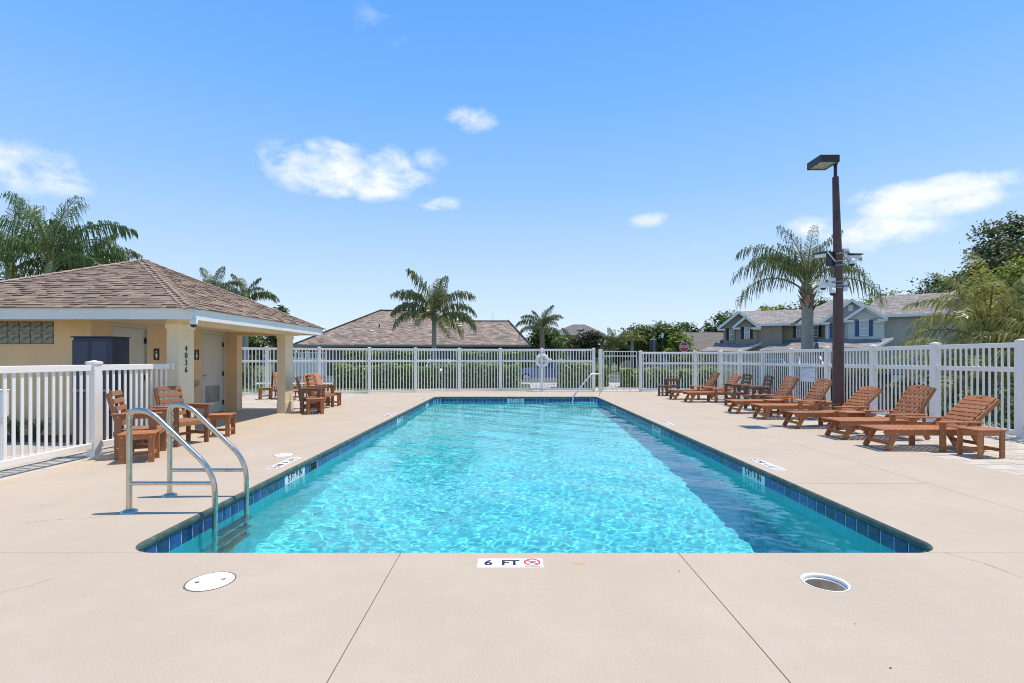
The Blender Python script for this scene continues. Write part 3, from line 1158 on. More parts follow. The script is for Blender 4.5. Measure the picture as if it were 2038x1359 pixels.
def strap_plant(x, y, label, n=46, h=.32):
    t = empty('strap_leaf_plant', (x, y, .012), random.uniform(0, 6), label, 'plant', 'strap leaved plants by the pool house wall')
    m = MB()
    for k in range(n):
        a = random.uniform(0, 2 * PI)
        hh = h * random.uniform(.6, 1.1)
        out = random.uniform(.08, .26)
        d = Vector((math.cos(a), math.sin(a), 0))
        sd = Vector((-d.y, d.x, 0)) * .008
        p = [d * .02, d * (out * .5) + Vector((0, 0, hh * .8)), d * out + Vector((0, 0, hh)), d * (out * 1.5) + Vector((0, 0, hh * .75))]
        m.add([p[0] - sd, p[0] + sd, p[1] - sd, p[1] + sd, p[2] - sd, p[2] + sd, p[3]], [(0, 1, 3, 2), (2, 3, 5, 4), (4, 5, 6)])
    part('leaf_clump', m, M['grass'], t)


strap_plant(-8.35, 8.95, 'dark green strap leaved clump seen through the low fence, nearest the cabinet')
strap_plant(-8.80, 9.02, 'dark green strap leaved clump, second from the cabinet')
strap_plant(-9.25, 8.98, 'dark green strap leaved clump at the left edge under the glass blocks')

st_ = empty('pipe_stand', (-7.02, 7.0, 0), 0, 'white capped box on a post behind the low fence at the left edge', 'utility box')
part('post', MB().tube([(0, 0, -.03), (0, 0, .64)], .03, 10), M['vinyl'], st_)
part('box', MB().box(-.05, .06, -.05, .05, .63, .98, 0, .01).box(-.055, .065, -.055, .055, .98, 1.0, 0, .006), M['lidwhite'], st_)

# ------------------------------------------------------------------ things on and in the deck


def deck_marker(name_loc, rz, texts, label, sign=True, s=.152):
    """Row of white ceramic tiles let into the deck; texts from the reader's left to right."""
    t = empty('depth_marker', (*name_loc, 0), rz, label, 'depth marker', 'depth markers on the pool deck')
    n = len(texts)
    tm = MB().box(-s / 2 + .0015, s / 2 - .0015, -s / 2, s / 2, -.01, .0035).mesh('tile', M['wtile'])
    for k, tx in enumerate(texts):
        x = (k - (n - 1) / 2) * s
        o = link('tile', tm, t, (x, 0, 0))
        if tx == '*':
            rg = MB()
            a = [(math.cos(R(d)), math.sin(R(d))) for d in range(0, 360, 12)]
            r0, r1, cy = .045, .059, .014
            nn = len(a)
            vs = [(r0 * c, cy + r0 * q_, .0045) for c, q_ in a] + [(r1 * c, cy + r1 * q_, .0045) for c, q_ in a]
            rg.add(vs, [(i, nn + i, nn + (i + 1) % nn, (i + 1) % nn) for i in range(nn)])
            rg.add([(-.038, cy + .026, .0046), (-.029, cy + .036, .0046), (.038, cy - .026, .0046), (.029, cy - .036, .0046)], [(0, 3, 2, 1)])
            part('ban_ring', rg, M['redink'], t, (x, 0, 0))
            dv = MB()
            dv.add([(-.026, cy - .022, .0050), (-.020, cy - .028, .0050), (.030, cy + .014, .0050), (.026, cy + .020, .0050)], [(0, 1, 2, 3)])
            dv.add([(-.004, cy - .006, .0052), (.002, cy - .014, .0052), (.010, cy + .012, .0052), (.002, cy + .012, .0052)], [(0, 1, 2, 3)])
            part('diver_figure', dv, M['ink'], t, (x, 0, 0))
            link('lettering', text_mesh('NO DIVING', .019, M['ink'], .0004), t, (x, -.062, .0046))
        elif tx:
            link('lettering', text_mesh(tx, .118, M['ink'], .004), t, (x, 0, .0046))
    return t


deck_marker((-.005, 3.525), 0, ['6', 'FT', '*'], 'white depth tiles reading 6 FT with no diving symbol at the near pool edge')
deck_marker((-3.09, 6.93), -PI / 2, ['5', 'FT', '9', 'IN', '*'], 'white 5 FT 9 IN deck tiles on the left edge beside the small white lid')
deck_marker((3.44, 6.83), PI / 2, ['5', 'FT', '9', 'IN', '*'], 'white 5 FT 9 IN deck tiles on the right edge, nearest the front lounger')
deck_marker((-3.09, 12.9), -PI / 2, ['4', 'FT', '6', 'IN', '*'], 'white deck tiles on the left edge halfway down the pool')
deck_marker((3.44, 11.2), PI / 2, ['4', 'FT', '6', 'IN', '*'], 'white deck tiles on the right edge halfway down the pool')
deck_marker((-3.10, 18.0), -PI / 2, ['3', 'FT', '6', 'IN', '*'], 'white deck tiles on the left edge near the far left corner')
deck_marker((3.46, 16.2), PI / 2, ['3', 'FT', '6', 'IN', '*'], 'white deck tiles on the right edge near the far right corner')
deck_marker((.25, 19.36), PI, ['3', 'FT', '3', 'IN', '*'], 'white deck tiles lying at the far end behind the 3 FT 3 IN wall marker')


def lid(x, y, r, rz, label, slots=True):
    t = empty('skimmer_lid', (x, y, 0), rz, label, 'skimmer lid', 'white skimmer lids in the deck')
    part('lid', MB().lathe([(r, -.02), (r, .002), (r - .006, .0045), (.001, .0045)], n=40), M['lidwhite'], t)
    part('lid_rim', MB().lathe([(r + .009, -.02), (r + .009, .0015), (r + .002, .002), (r + .002, -.01)], n=40, smooth=False, caps=False), M['deckside'], t)
    if slots:
        for sx in (-1, 1):
            part('finger_slot', MB().box(sx * .075 - .012, sx * .075 + .012, -.009, .009, .0035, .0056), M['dark'], t)


lid(*G(419, 1157), .137, R(18), 'white round lid with two dark finger slots on the near left deck')
lid(*G(565, 905.5), .135, 0, 'small white round lid beyond the left 5 FT 9 IN deck tiles')
hx, hy = G(1642, 1158.5)
t = empty('open_skimmer', (hx, hy, 0), 0, 'open round skimmer hole with white rim in the near right deck', 'skimmer')
part('rim', MB().lathe([(.122, -.02), (.1385, -.02), (.1385, .001), (.1385, .002), (.135, .003), (.129, .002), (.122, -.006), (.122, -.02)], n=44, caps=False), M['lidwhite'], t)
part('rim_ring', MB().lathe([(.121, -.034), (.121, -.022), (.114, -.026), (.114, -.032), (.1205, -.034)], n=44, caps=False), M['lidwhite'], t)
part('hole_wall', MB().lathe([(.104, -.13), (.120, -.036)], n=44, caps=False), M['hole'], t)
part('hole_floor', MB().lathe([(.105, -.129), (.001, -.127)], n=44), M['hole'], t)

# ladder
la = empty('pool_ladder', (-3.54, 4.98, 0), 0, 'stainless steel pool ladder with two looped handrails at the near left corner', 'pool ladder')


def smooth_path(pts, rad, n=7):
    out = [Vector(pts[0])]
    for i in range(1, len(pts) - 1):
        p, a, b = Vector(pts[i]), Vector(pts[i - 1]), Vector(pts[i + 1])
        r = min(rad[i] if isinstance(rad, (list, tuple)) else rad, (a - p).length * .49, (b - p).length * .49)
        s0, s1 = p + (a - p).normalized() * r, p + (b - p).normalized() * r
        for k in range(n + 1):
            t_ = k / n
            out.append(s0 * (1 - t_) ** 2 + p * 2 * t_ * (1 - t_) + s1 * t_ ** 2)
    out.append(Vector(pts[-1]))
    return out


for yy in (-.27, .29):
    pth = smooth_path([(0, yy, 0), (0.0, yy, .955), (.20, yy, .93), (.795, yy, .36), (.795, yy, -.95)], [0, .20, .17, .20, 0], 9)
    o = part('handrail', MB().tube(pth, .0245, 16), M['steel'], la)
    o.cycles.is_caustics_receiver = True
    part('cross_bar', MB().tube([(.0, yy, .265), (.795, yy, .265)], .019, 12), M['steel'], la)
    fl = MB().lathe([(.07, 0), (.068, .012), (.036, .026), (.0255, .03)], (0, yy, 0), 24)
    part('base_flange', fl, M['escutcheon'], la)
for z in (-.30, -.56, -.82):
    o = part('tread', MB().box(.755, .875, -.265, .285, z - .02, z + .015, 0, .005), M['fountain'], la)
    o.cycles.is_caustics_receiver = True

# grab rail at the far corner steps
hr = empty('grab_rail', (3.40, 19.4, 0), 0, 'bright steel grab rail over the corner steps at the far end', 'handrail')
pth = smooth_path([(0, 0, 0), (0, 0, .84), (-.34, -.12, .86), (-1.12, -.62, .02), (-1.17, -.66, -.6)], [0, .06, .12, .25, 0], 6)
o = part('rail_tube', MB().tube(pth, .026, 12), M['chrome'], hr)
part('base_flange', MB().lathe([(.06, 0), (.055, .012), (.027, .02)], n=18), M['escutcheon'], hr)

# small litter
tag(part('fallen_leaf', MB().add([(0, 0, .004), (.09, .04, .03), (.15, 0, .012), (.07, -.05, .02)], [(0, 1, 2, 3)]), M['yellowleaf'], None, (*G(1575, 838), 0)),
    'small yellow green leaf lying on the deck under a lounger', 'leaf')
fx, fy = G(528, 826)
for k in range(3):
    o = part('fallen_petal', MB().add([(0, 0, .004), (.05, .02, .018), (.085, 0, .01), (.045, -.03, .014)], [(0, 1, 2, 3)]), M['flower'], None, (fx + .11 * k - .1, fy + .07 * (k % 2), 0), k * 1.3)
    tag(o, 'pink fallen petal on the shaded porch floor, ' + ('leftmost of three', 'middle of three', 'rightmost of three')[k], 'petal', 'pink petals on the porch floor')
for (px, py, r_) in ((1154, 1122, .03),):
    pts = [(r_ * (1 + .35 * math.sin(3 * a) + .2 * math.sin(5 * a + 1)) * math.cos(a), .55 * r_ * (1 + .3 * math.cos(4 * a)) * math.sin(a), .0012) for a in [R(d) for d in range(0, 360, 15)]]
    o = part('rust_stain', MB().poly(pts), M['rust'], None, (*G(px, py), 0))
    tag(o, 'small orange rust stain beside the 6 FT tiles', 'stain')



def crack(pts, w_, label):
    m = MB()
    r = random.Random(len(pts) * 7 + int(pts[0][0]))
    P2 = []
    for (a, b) in zip(pts[:-1], pts[1:]):
        for k in range(6):
            t_ = k / 6
            P2.append(Vector((a[0] + (b[0] - a[0]) * t_ + r.uniform(-.006, .006), a[1] + (b[1] - a[1]) * t_ + r.uniform(-.008, .008), .0012)))
    P2.append(Vector((*pts[-1], .0012)))
    for i, (a, b) in enumerate(zip(P2[:-1], P2[1:])):
        d = (b - a).normalized()
        n_ = Vector((-d.y, d.x, 0)) * w_ * r.uniform(.35, 1.0)
        m.add([a - n_, b - n_, b + n_, a + n_], [(0, 1, 2, 3)])
    tag(part('hairline_crack', m, M['deckside']), label, 'crack', 'hairline cracks in the deck')


crack([G(40, 1042), G(110, 1034), G(170, 1031), G(235, 1024)], .0016, 'thin crack in the left deck below the near ladder foot')
crack([G(75, 1010), G(118, 1001), G(143, 996)], .0014, 'short thin crack in the left deck near the left edge')
crack([G(1880, 1100), G(1960, 1122), G(2036, 1150)], .0020, 'thin crack running from the near right pool corner to the right')
crack([G(0, 1180), G(60, 1166), G(110, 1150)], .0014, 'faint crack at the left edge of the near deck')
for (px, py, lab) in ((1702, 1242, 'tiny dark crumb of debris on the near right deck below the skimmer hole'), (1772, 1330, 'tiny dark crumb of debris at the bottom right corner of the deck'),
                      (1352, 1137, 'tiny dark crumb of debris beside the right deck joint near the pool edge'), (365, 1172, 'tiny dark crumb of debris left of the white round lid'),
                      (245, 930, 'tiny dark crumb of debris on the deck before the front side table at the left')):
    rr = random.uniform(.005, .009)
    o = part('crumb', MB().add([(-rr, 0, .001), (0, -rr * .6, .001), (rr, 0, .001), (0, rr * .6, .001), (0, 0, rr * .8)], [(0, 1, 4), (1, 2, 4), (2, 3, 4), (3, 0, 4)]), M['mulch'], None, (*G(px, py), 0))
    tag(o, lab, 'debris', 'crumbs of debris on the deck')

# ------------------------------------------------------------------ wooden furniture


def lounger(loc, rz, ang, label, wood):
    """Chaise; x runs from the foot to the head, ang = slope of the back."""
    t = empty('sun_lounger', (*loc, 0), rz, label, 'sun lounger', 'slatted wooden sun loungers')
    wm_ = M[wood]
    hw = .285
    zt = .325
    rail = [(.02, zt - .045), (.045, zt - .085), (1.62, zt - .085), (1.66, zt - .05), (1.66, zt - .012), (.05, zt - .012), (.02, zt - .025)]
    for s in (-1, 1):
        y0, y1 = sorted((s * (hw - .028), s * hw))
        part('side_rail', MB().prism(rail, y0, y1, 'y'), wm_, t)
    sm = MB().box(-.040, .040, -hw - .004, hw + .004, zt - .0115, zt + .010, 0, .004).mesh('seat_slat', wm_)
    for k in range(13):
        link('seat_slat', sm, t, (.045 + .0985 * k, 0, 0))
    hx_ = 1.25
    ca, sa = math.cos(ang), math.sin(ang)
    Lb = .74

    def bp(u, v_):
        return (hx_ + ca * u - sa * v_, zt - .005 + sa * u + ca * v_)
    for s in (-1, 1):
        a, b = bp(-.03, -.035), bp(Lb - .02, -.035)
        part('back_stile', MB().bar((a[0], s * (hw - .012), a[1]), (b[0], s * (hw - .012), b[1]), .030, .062, (0, 1, 0), 0, .004), wm_, t)
    for k in range(7):
        u = .05 + .0875 * k
        a, b = bp(u - .034, .006), bp(u + .034, .006)
        part('back_slat', MB().bar((a[0], 0, a[1]), (b[0], 0, b[1]), 2 * hw - .058, .020, (0, 1, 0), 0, .003), wm_, t)
    # curved top board with a hand hole
    tb = MB()
    u0 = .05 + .0875 * 7 - .037
    u1 = u0 + .085

    def crown(y):
        return u1 + .028 * math.cos(min(1, abs(y) / (hw - .03)) * PI / 2) + (.008 if abs(y) < .12 else 0)
    ys_ = [-.256, -.2, -.13, -.12, -.055, 0, .055, .12, .13, .2, .256]
    hole = (u0 + .045, u0 + .075)
    for y0, y1 in zip(ys_[:-1], ys_[1:]):
        bands = [(u0, None)]
        if y0 >= -.056 and y1 <= .056:
            bands = [(u0, hole[0]), (hole[1], None)]
        for lo_, hi_ in bands:
            q4 = [(y0, lo_), (y1, lo_), (y1, hi_ or crown(y1)), (y0, hi_ or crown(y0))]
            vs = []
            for vv in (-.004, .016):
                for (y, u) in q4:
                    x, z = bp(u, vv)
                    vs.append((x, y, z))
            tb.add(vs, [(3, 2, 1, 0), (4, 5, 6, 7), (0, 1, 5, 4), (1, 2, 6, 5), (2, 3, 7, 6), (3, 0, 4, 7)])
    part('top_board', tb, wm_, t)
    for s in (-1, 1):
        yq = s * (hw - .045)
        part('foot_leg', MB().bar((.255, yq, zt - .02), (.085, yq, 0.0), .028, .085, (0, 1, 0), 0, .004), wm_, t)
        ya = s * (hw + .014)
        part('arm_leg', MB().box(.855, .95, ya - .014, ya + .014, 0, .437, 0, .004), wm_, t)
        part('arm', MB().box(.80, 1.47, s * .325 - .05, s * .325 + .05, .437, .459, 0, .005), wm_, t)
        part('arm_brace', MB().bar((1.40, ya, .437), (1.20, ya, .28), .026, .08, (0, 1, 0), 0, .003), wm_, t)
        part('rear_leg', MB().bar((1.40, yq, zt - .03), (1.585, yq, 0), .028, .085, (0, 1, 0), 0, .004), wm_, t)
    part('stretcher', MB().box(.115, .140, -hw + .06, hw - .06, .085, .135, 0, .003), wm_, t)
    part('stretcher', MB().box(1.50, 1.525, -hw + .06, hw - .06, .085, .135, 0, .003), wm_, t)
    # prop of the raised back
    a, b = bp(.42, -.06), (1.56, zt - .05)
    for yq in (-.18, .18):
        part('back_prop', MB().bar((a[0], yq, a[1]), (b[0], yq, b[1]), .03, .04), wm_, t)
    sc = MB()
    for s in (-1, 1):
        for (x, z) in ((.105, .07), (.215, zt - .05), (.90, .10), (.88, .40), (.92, .40), (.9, .28)):
            yy = s * (hw + .0285) if x > .5 else s * (hw + .0005)
            sc.box(x - .006, x + .006, yy - .002, yy + .002, z - .006, z + .006)
    part('screw_heads', sc, M['screw'], t)
    return t


LO = [((1717, 885.5), (1771, 898), 43, 'front sun lounger with low set back, nearest the camera beside a side table'),
      ((1642, 866), (1684, 875.7), 57, 'second sun lounger from the front, its back raised steeply before the fence post'),
      ((1558, 846), (1590, 854), 44, 'third sun lounger from the front, low back, just right of the lamp pole'),
      ((1498.6, 830), (1523.4, 835), 57, 'fourth sun lounger from the front, steep back, just left of the lamp pole'),
      ((1449, 819.6), (1469, 823.4), 58, 'fifth sun lounger from the front, steep back, beside the two dark armchairs'),
      ((1361, 798.6), (1376.4, 801), 50, 'sixth sun lounger from the front, just beyond the two dark armchairs'),
      ((1332.5, 793), (1344, 795.5), 60, 'farthest sun lounger of the right row, before the lone dark armchair')]
for (a, b, ang, lab) in LO:
    (xa, ya), (xb, yb) = G(*a), G(*b)
    mx_, my_ = (xa + xb) / 2, (ya + yb) / 2
    lounger((mx_ - .09, my_), 0.0 + random.uniform(-.02, .02), R(ang), lab, 'wood')
dirf = math.atan2(.8, -.6)
lounger((-5.92, 16.35), dirf, R(52), 'sun lounger with orange slats behind the brown armchairs near the left fence', 'wood')
lounger((-7.42, 17.3), dirf, R(57), 'sun lounger half hidden by the pool house column', 'wood')


def side_table(x, y, rz, label, wood='wood', s=1.0):
    t = empty('side_table', (x, y, 0), rz, label, 'side table', 'slatted wooden side tables')
    wm_ = M[wood]
    lx, ly, h = .165 * s, .155 * s, .405
    sl = MB().box(-.213 * s, .213 * s, -.036, .036, h - .022, h, 0, .004).mesh('top_slat', wm_)
    for k in range(5):
        link('top_slat', sl, t, (0, (k - 2) * .0765 * s, 0))
    lm = MB().box(-.036, .036, -.014, .014, 0, h - .023, 0, .004).mesh('leg', wm_)
    for sx in (-1, 1):
        for sy in (-1, 1):
            link('leg', lm, t, (sx * lx, sy * ly, 0))
        part('apron', MB().box(sx * lx - .012, sx * lx + .012, -ly + .015, ly - .015, h - .085, h - .024, 0, .003), wm_, t)
        part('stretcher', MB().box(sx * lx - .012, sx * lx + .012, -ly + .015, ly - .015, .085, .135, 0, .003), wm_, t)
    for sy in (-1, 1):
        part('apron', MB().box(-lx + .037, lx - .037, sy * ly - .010, sy * ly + .010, h - .085, h - .024, 0, .003), wm_, t)
    part('stretcher', MB().box(-lx + .013, lx - .013, -.025, .025, .090, .130, 0, .003), wm_, t)
    sc = MB()
    for sx in (-1, 1):
        for z in (.11, h - .05):
            sc.box(sx * lx - .005, sx * lx + .005, -ly - .0165, -ly - .0135, z - .005, z + .005)
    part('screw_heads', sc, M['screw'], t)


side_table(6.86, 7.42, .05, 'side table at the right, in front of the nearest lounger')
side_table(6.55, 9.78, .08, 'side table between the second and third loungers from the front')
side_table(6.55, 12.62, -.05, 'side table between the fourth lounger and the lamp pole')
side_table(7.55, 12.15, .3, 'side table behind the lamp pole near the fence')
side_table(-5.16, 7.06, R(24), 'side table in front of the nearest brown armchair at the low fence')
side_table(-5.36, 9.38, R(12), 'side table beside the second armchair, by the house number column')
side_table(-5.06, 13.12, R(26), 'side table before the far brown armchair at the right of the porch column')
side_table(-5.38, 15.40, R(10), 'side table at the right of the far armchairs')
side_table(-8.66, 17.92, R(35), 'side table by the left fence, seen through the porch')
side_table(5.92, 19.55, R(8), 'side table by the lone dark armchair at the far end', 'umber')


def armchair(x, y, rz, label, wood):
    """x forward; origin under the middle of the seat."""
    t = empty('armchair', (x, y, 0), rz, label, 'armchair', 'slatted armchairs round the pool')
    wm_ = M[wood]
    hw = .275
    for s in (-1, 1):
        part('front_leg', MB().box(.17, .26, s * hw - .014, s * hw + .014, 0, .625, 0, .004), wm_, t)
        part('rear_leg', MB().box(-.24, -.15, s * hw - .014, s * hw + .014, 0, .625, 0, .004), wm_, t)
        part('arm', MB().box(-.27, .33, s * (hw + .012) - .052, s * (hw + .012) + .052, .626, .650, 0, .005), wm_, t)
        part('arm_rail', MB().box(-.149, .169, s * hw - .011, s * hw + .011, .565, .624, 0, .003), wm_, t)
        part('seat_rail', MB().box(-.26, .25, s * (hw - .027) - .0125, s * (hw - .027) + .0125, .32, .385, 0, .003), wm_, t)
        part('stretcher', MB().box(-.149, .169, s * hw - .011, s * hw + .011, .135, .19, 0, .003), wm_, t)
        part('back_stile', MB().bar((-.17, s * (hw - .060), .30), (-.335, s * (hw - .060), .935), .032, .055, (0, 1, 0), 0, .004), wm_, t)
    sl = MB().box(-.042, .042, -hw + .012, hw - .012, .386, .408, 0, .004).mesh('seat_slat', wm_)
    for k in range(5):
        link('seat_slat', sl, t, (.235 - .094 * k, 0, 0), 0)
    part('front_apron', MB().box(.262, .285, -hw - .01, hw + .01, .325, .395, 0, .004), wm_, t)
    part('stretcher', MB().box(-.04, -.015, -hw + .012, hw - .012, .140, .185, 0, .003), wm_, t)
    for k in range(5):
        z = .500 + .1055 * k
        xx = -.17 - (z - .30) * .165 / .635 + .030
        part('back_slat', MB().bar((xx + .019, 0, z - .035), (xx + .001, 0, z + .035), 2 * hw - .156 + .03, .02, (0, 1, 0), 0, .003), wm_, t)
    sc = MB()
    for s in (-1, 1):
        for (xx, z) in ((.215, .16), (.215, .60), (.20, .35), (.23, .35), (-.195, .16), (-.195, .60)):
            yy = s * (hw + .0150)
            sc.box(xx - .006, xx + .006, yy - .002, yy + .002, z - .006, z + .006)
    part('screw_heads', sc, M['screw'], t)


armchair(-5.46, 7.49, R(22), 'nearest brown slatted armchair, by the low fence and a side table', 'teak')
armchair(-5.50, 8.50, R(-18), 'second brown slatted armchair from the front, turned towards the ladder', 'teak')
armchair(-5.36, 13.55, R(20), 'dark brown slatted armchair beside the far porch column', 'umber')
armchair(-5.50, 14.70, R(-8), 'reddish slatted armchair beyond the far porch column', 'teak')
armchair(6.92, 14.27, PI - .06, 'right one of the two dark armchairs between the loungers', 'umber')
armchair(6.90, 15.50, PI + .06, 'left one of the two dark armchairs between the loungers', 'umber')
armchair(6.28, 19.72, PI - .35, 'lone dark armchair at the far end of the lounger row', 'umber')

# ------------------------------------------------------------------ lamp pole with cameras
PX, PY = 7.06, 10.96
lp = empty('pole_light', (PX, PY, 0), 0, 'tall rusty brown pole light with boxy head rising behind the loungers', 'pole light')
part('pole', MB().tube([(0, 0, 0), (0, 0, 1.2), (-.005, 0, 3.4), (-.06, 0, 5.34)], [.118, .112, .088, .062], 20), M['pole'], lp)
part('base_plate', MB().lathe([(.20, 0), (.20, .02), (.13, .05)], n=20), M['metal_dark'], lp)
part('tenon', MB().tube([(-.061, 0, 5.34), (-.061, 0, 5.70)], .034, 12), M['metal_dark'], lp)
hd = MB()
x0, x1, y0, y1 = -.535, -.135, -.26, .24
zb, zt = 5.575, 5.725
hd.box(x0, x0 + .022, y0, y1, zb, zt - .02).box(x1 - .022, x1, y0, y1, zb, zt - .02)
hd.box(x0 + .022, x1 - .022, y0, y0 + .022, zb, zt - .02).box(x0 + .022, x1 - .022, y1 - .022, y1, zb, zt - .02)
hd.box(x0 - .004, x1 + .004, y0 - .004, y1 + .004, zt - .02, zt, 0, .006)
part('lamp_head', hd, M['metal_dark'], lp)
part('lamp_lens', MB().add([(x0 + .022, y0 + .022, zb + .012), (x1 - .022, y0 + .022, zb + .012), (x1 - .022, y1 - .022, zb + .012), (x0 + .022, y1 - .022, zb + .012), ((x0 + x1) / 2, 0, zb - .012)],
                           [(0, 4, 1), (1, 4, 2), (2, 4, 3), (3, 4, 0)]), M['lens'], lp)
part('arm_bracket', MB().bar((-.13, 0, 5.63), (-.03, 0, 5.63), .07, .06).tube([(-.13, -.05, 5.55), (-.10, -.05, 5.47), (-.075, -.02, 5.41)], .006, 6), M['metal_dark'], lp)


def strap(z, r):
    return MB().lathe([(r, -.012), (r + .006, -.01), (r + .006, .01), (r, .012)], (0, 0, z), 20, caps=False)


for (z, r) in ((3.68, .088), (3.52, .090), (3.43, .091), (3.08, .0945), (3.00, .0955), (2.95, .096)):
    part('clamp_band', strap(z, r), M['galv'], lp)


def camera_thing(x, z, y, rz, label, kind):
    t = empty('security_camera', (PX + x, PY + y, z), rz, label, 'security camera', 'security cameras on the pole light')
    if kind == 'dome':
        part('camera_body', MB().lathe([(.03, .10), (.06, .09), (.065, .0), (.062, -.02)], n=18), M['camwhite'], t)
        part('camera_dome', MB().lathe([(.05, -.021), (.045, -.05), (.025, -.068), (.001, -.072)], n=18), M['camblack'], t)
    elif kind == 'bullet':
        b = MB().tube([(-.14, 0, 0), (.13, 0, .02)], .048, 14)
        part('camera_body', b, M['camwhite'], t)
        part('sun_shield', MB().box(-.15, .17, -.062, .062, .050, .074, 0, .002), M['camblack'], t)
    elif kind == 'panel':
        part('panel', MB().box(-.13, .12, -.012, .012, -.20, .12, 0, .003), M['camblack'], t)
        part('bracket', MB().bar((-.14, -.03, .10), (.10, -.03, -.12), .02, .02), M['camwhite'], t)
    elif kind == 'box':
        part('camera_body', MB().box(-.055, .055, -.05, .05, -.10, .10, 0, .012), M['camwhite'], t)
        part('face_plate', MB().box(-.05, .05, -.068, -.061, -.02, .02), M['gutter'], t)
    elif kind == 'turret':
        part('camera_body', MB().lathe([(.075, .04), (.085, 0), (.07, -.045)], n=18), M['camwhite'], t)
        part('camera_lens', MB().lathe([(.055, -.046), (.045, -.075), (.001, -.085)], n=18), M['camblack'], t)
        part('mounting_arm', MB().box(-.02, .20, -.025, .025, .035, .075, 0, .004), M['camwhite'], t)


camera_thing(-.16, 3.61, -.02, .25, 'flat black panel fixed on the left of the pole above the white cameras', 'panel')
camera_thing(.14, 3.70, -.02, 0, 'small white box with black corner at the right of the pole, topmost', 'box')
camera_thing(.30, 3.60, -.05, .06, 'white bullet camera with black shield pointing right from the pole', 'bullet')
camera_thing(.245, 3.47, -.08, 0, 'white dome camera hanging at the right of the pole', 'dome')
camera_thing(-.36, 2.98, -.06, 0, 'white turret camera farthest left on the pole', 'turret')
camera_thing(-.19, 2.84, -.10, 0, 'white dome camera hanging low at the left of the pole', 'dome')
camera_thing(-.15, 3.06, -.03, 0, 'white square junction box clamped to the left of the pole', 'box')
camera_thing(.125, 2.98, .0, 0, 'white narrow box clamped to the right of the pole, lower', 'box')
camera_thing(-.30, 3.66, .10, 2.0, 'white bullet camera pointing left behind the black panel', 'bullet')
camera_thing(-5.46 - PX, 2.03, 8.74 - PY, -.6, 'small white camera under the eave corner of the pool house', 'dome')

# ------------------------------------------------------------------ on the fences
rb = empty('ring_buoy', (1.36, 22.16, 1.345), 0, 'white ring buoy with rope hanging on the far fence post', 'life ring')
m = MB()
nn, mm = 32, 12
vs, fs = [], []
for i in range(nn):
    a = 2 * PI * i / nn
    for j in range(mm):
        b = 2 * PI * j / mm
        r = .235 + .068 * math.cos(b)
        vs.append((r * math.cos(a), .045 * math.sin(b), r * math.sin(a)))
for i in range(nn):
    for j in range(mm):
        fs.append((i * mm + j, i * mm + (j + 1) % mm, ((i + 1) % nn) * mm + (j + 1) % mm, ((i + 1) % nn) * mm + j))
m.add(vs, [f[::-1] for f in fs], 0, True)
part('ring', m, M['ring'], rb)
part('rope', MB().tube([(-.20, -.055, .20), (-.05, -.06, .02), (.02, -.06, -.20), (.0, -.05, -.33), (-.08, -.05, -.25), (-.17, -.055, -.05)], .012, 8), M['rope'], rb)
part('hanger', MB().box(-.05, .05, -.03, .06, .18, .40, 0, .005).tube([(.2, 0, .05), (.42, -.01, .045)], .03, 8), M['vinyl'], rb)

rs = empty('rule_sign', (9.095, 15.55, 0), 0, 'white notice board with rows of small grey print on the right fence', 'sign')
part('board', MB().box(-.006, .006, -.37, .37, .72, 1.20, 0, .002), M['rulesign'], rs)
ln = MB()
random.seed(5)
for r in range(11):
    z = 1.155 - r * .037
    y = .33
    hgt = .016 if r == 0 else .009
    while y > -.30 + (0 if r else .05):
        wd = random.uniform(.02, .07) * (1.5 if r == 0 else 1)
        ln.add([(-.0085, y, z - hgt / 2), (-.0085, y - wd, z - hgt / 2), (-.0085, y - wd, z + hgt / 2), (-.0085, y, z + hgt / 2)], [(0, 1, 2, 3)])
        y -= wd + .015
        if r > 1 and random.random() < .06:
            break
part('small_print', ln, M['signtext'], rs)
pp = empty('water_pipe', (8.98, 7.6, .19), 0, 'thin grey pipe with tap along the foot of the right fence', 'pipe')
part('pipe', MB().tube([(0, -1.7, 0), (0, 1.3, 0)], .014, 8).tube([(-.01, -1.0, .05), (-.01, 1.3, .05)], .008, 6), M['galv'], pp)
part('tap', MB().tube([(0, .28, .0), (-.05, .28, .02), (-.09, .28, -.03)], .016, 8).tube([(0, .28, -.19), (0, .28, .06)], .011, 8).box(-.02, .02, .24, .32, .06, .075), M['metal_dark'], pp)

# ------------------------------------------------------------------ plants
rs_ = np.random.default_rng(3)


def np_mesh(name, v, f, mt, smooth=False):
    me = bpy.data.meshes.new(name)
    nv, nf, k = len(v), len(f), f.shape[1]
    me.vertices.add(nv)
    me.vertices.foreach_set('co', np.asarray(v, np.float32).ravel())
    me.loops.add(nf * k)
    me.loops.foreach_set('vertex_index', np.asarray(f, np.int32).ravel())
    me.polygons.add(nf)
    me.polygons.foreach_set('loop_start', np.arange(0, nf * k, k, dtype=np.int32))
    me.materials.append(mt)
    me.update(calc_edges=True)
    return me


def leaves(pts, nrm, size, mt, name):
    """One folded diamond leaf at every point."""
    n = len(pts)
    t = rs_.normal(size=(n, 3))
    t -= nrm * (t * nrm).sum(1, keepdims=True)
    t /= np.linalg.norm(t, axis=1, keepdims=True) + 1e-6
    b = np.cross(nrm, t)
    s = size * rs_.uniform(.6, 1.3, (n, 1))
    v = np.stack([pts - t * s * .6, pts + b * s * .28 + nrm * s * .06, pts + t * s * .6 - nrm * s * .1, pts - b * s * .28 + nrm * s * .06], 1).reshape(-1, 3)
    f = np.arange(4 * n).reshape(n, 4)
    return np_mesh(name, v, f, mt)


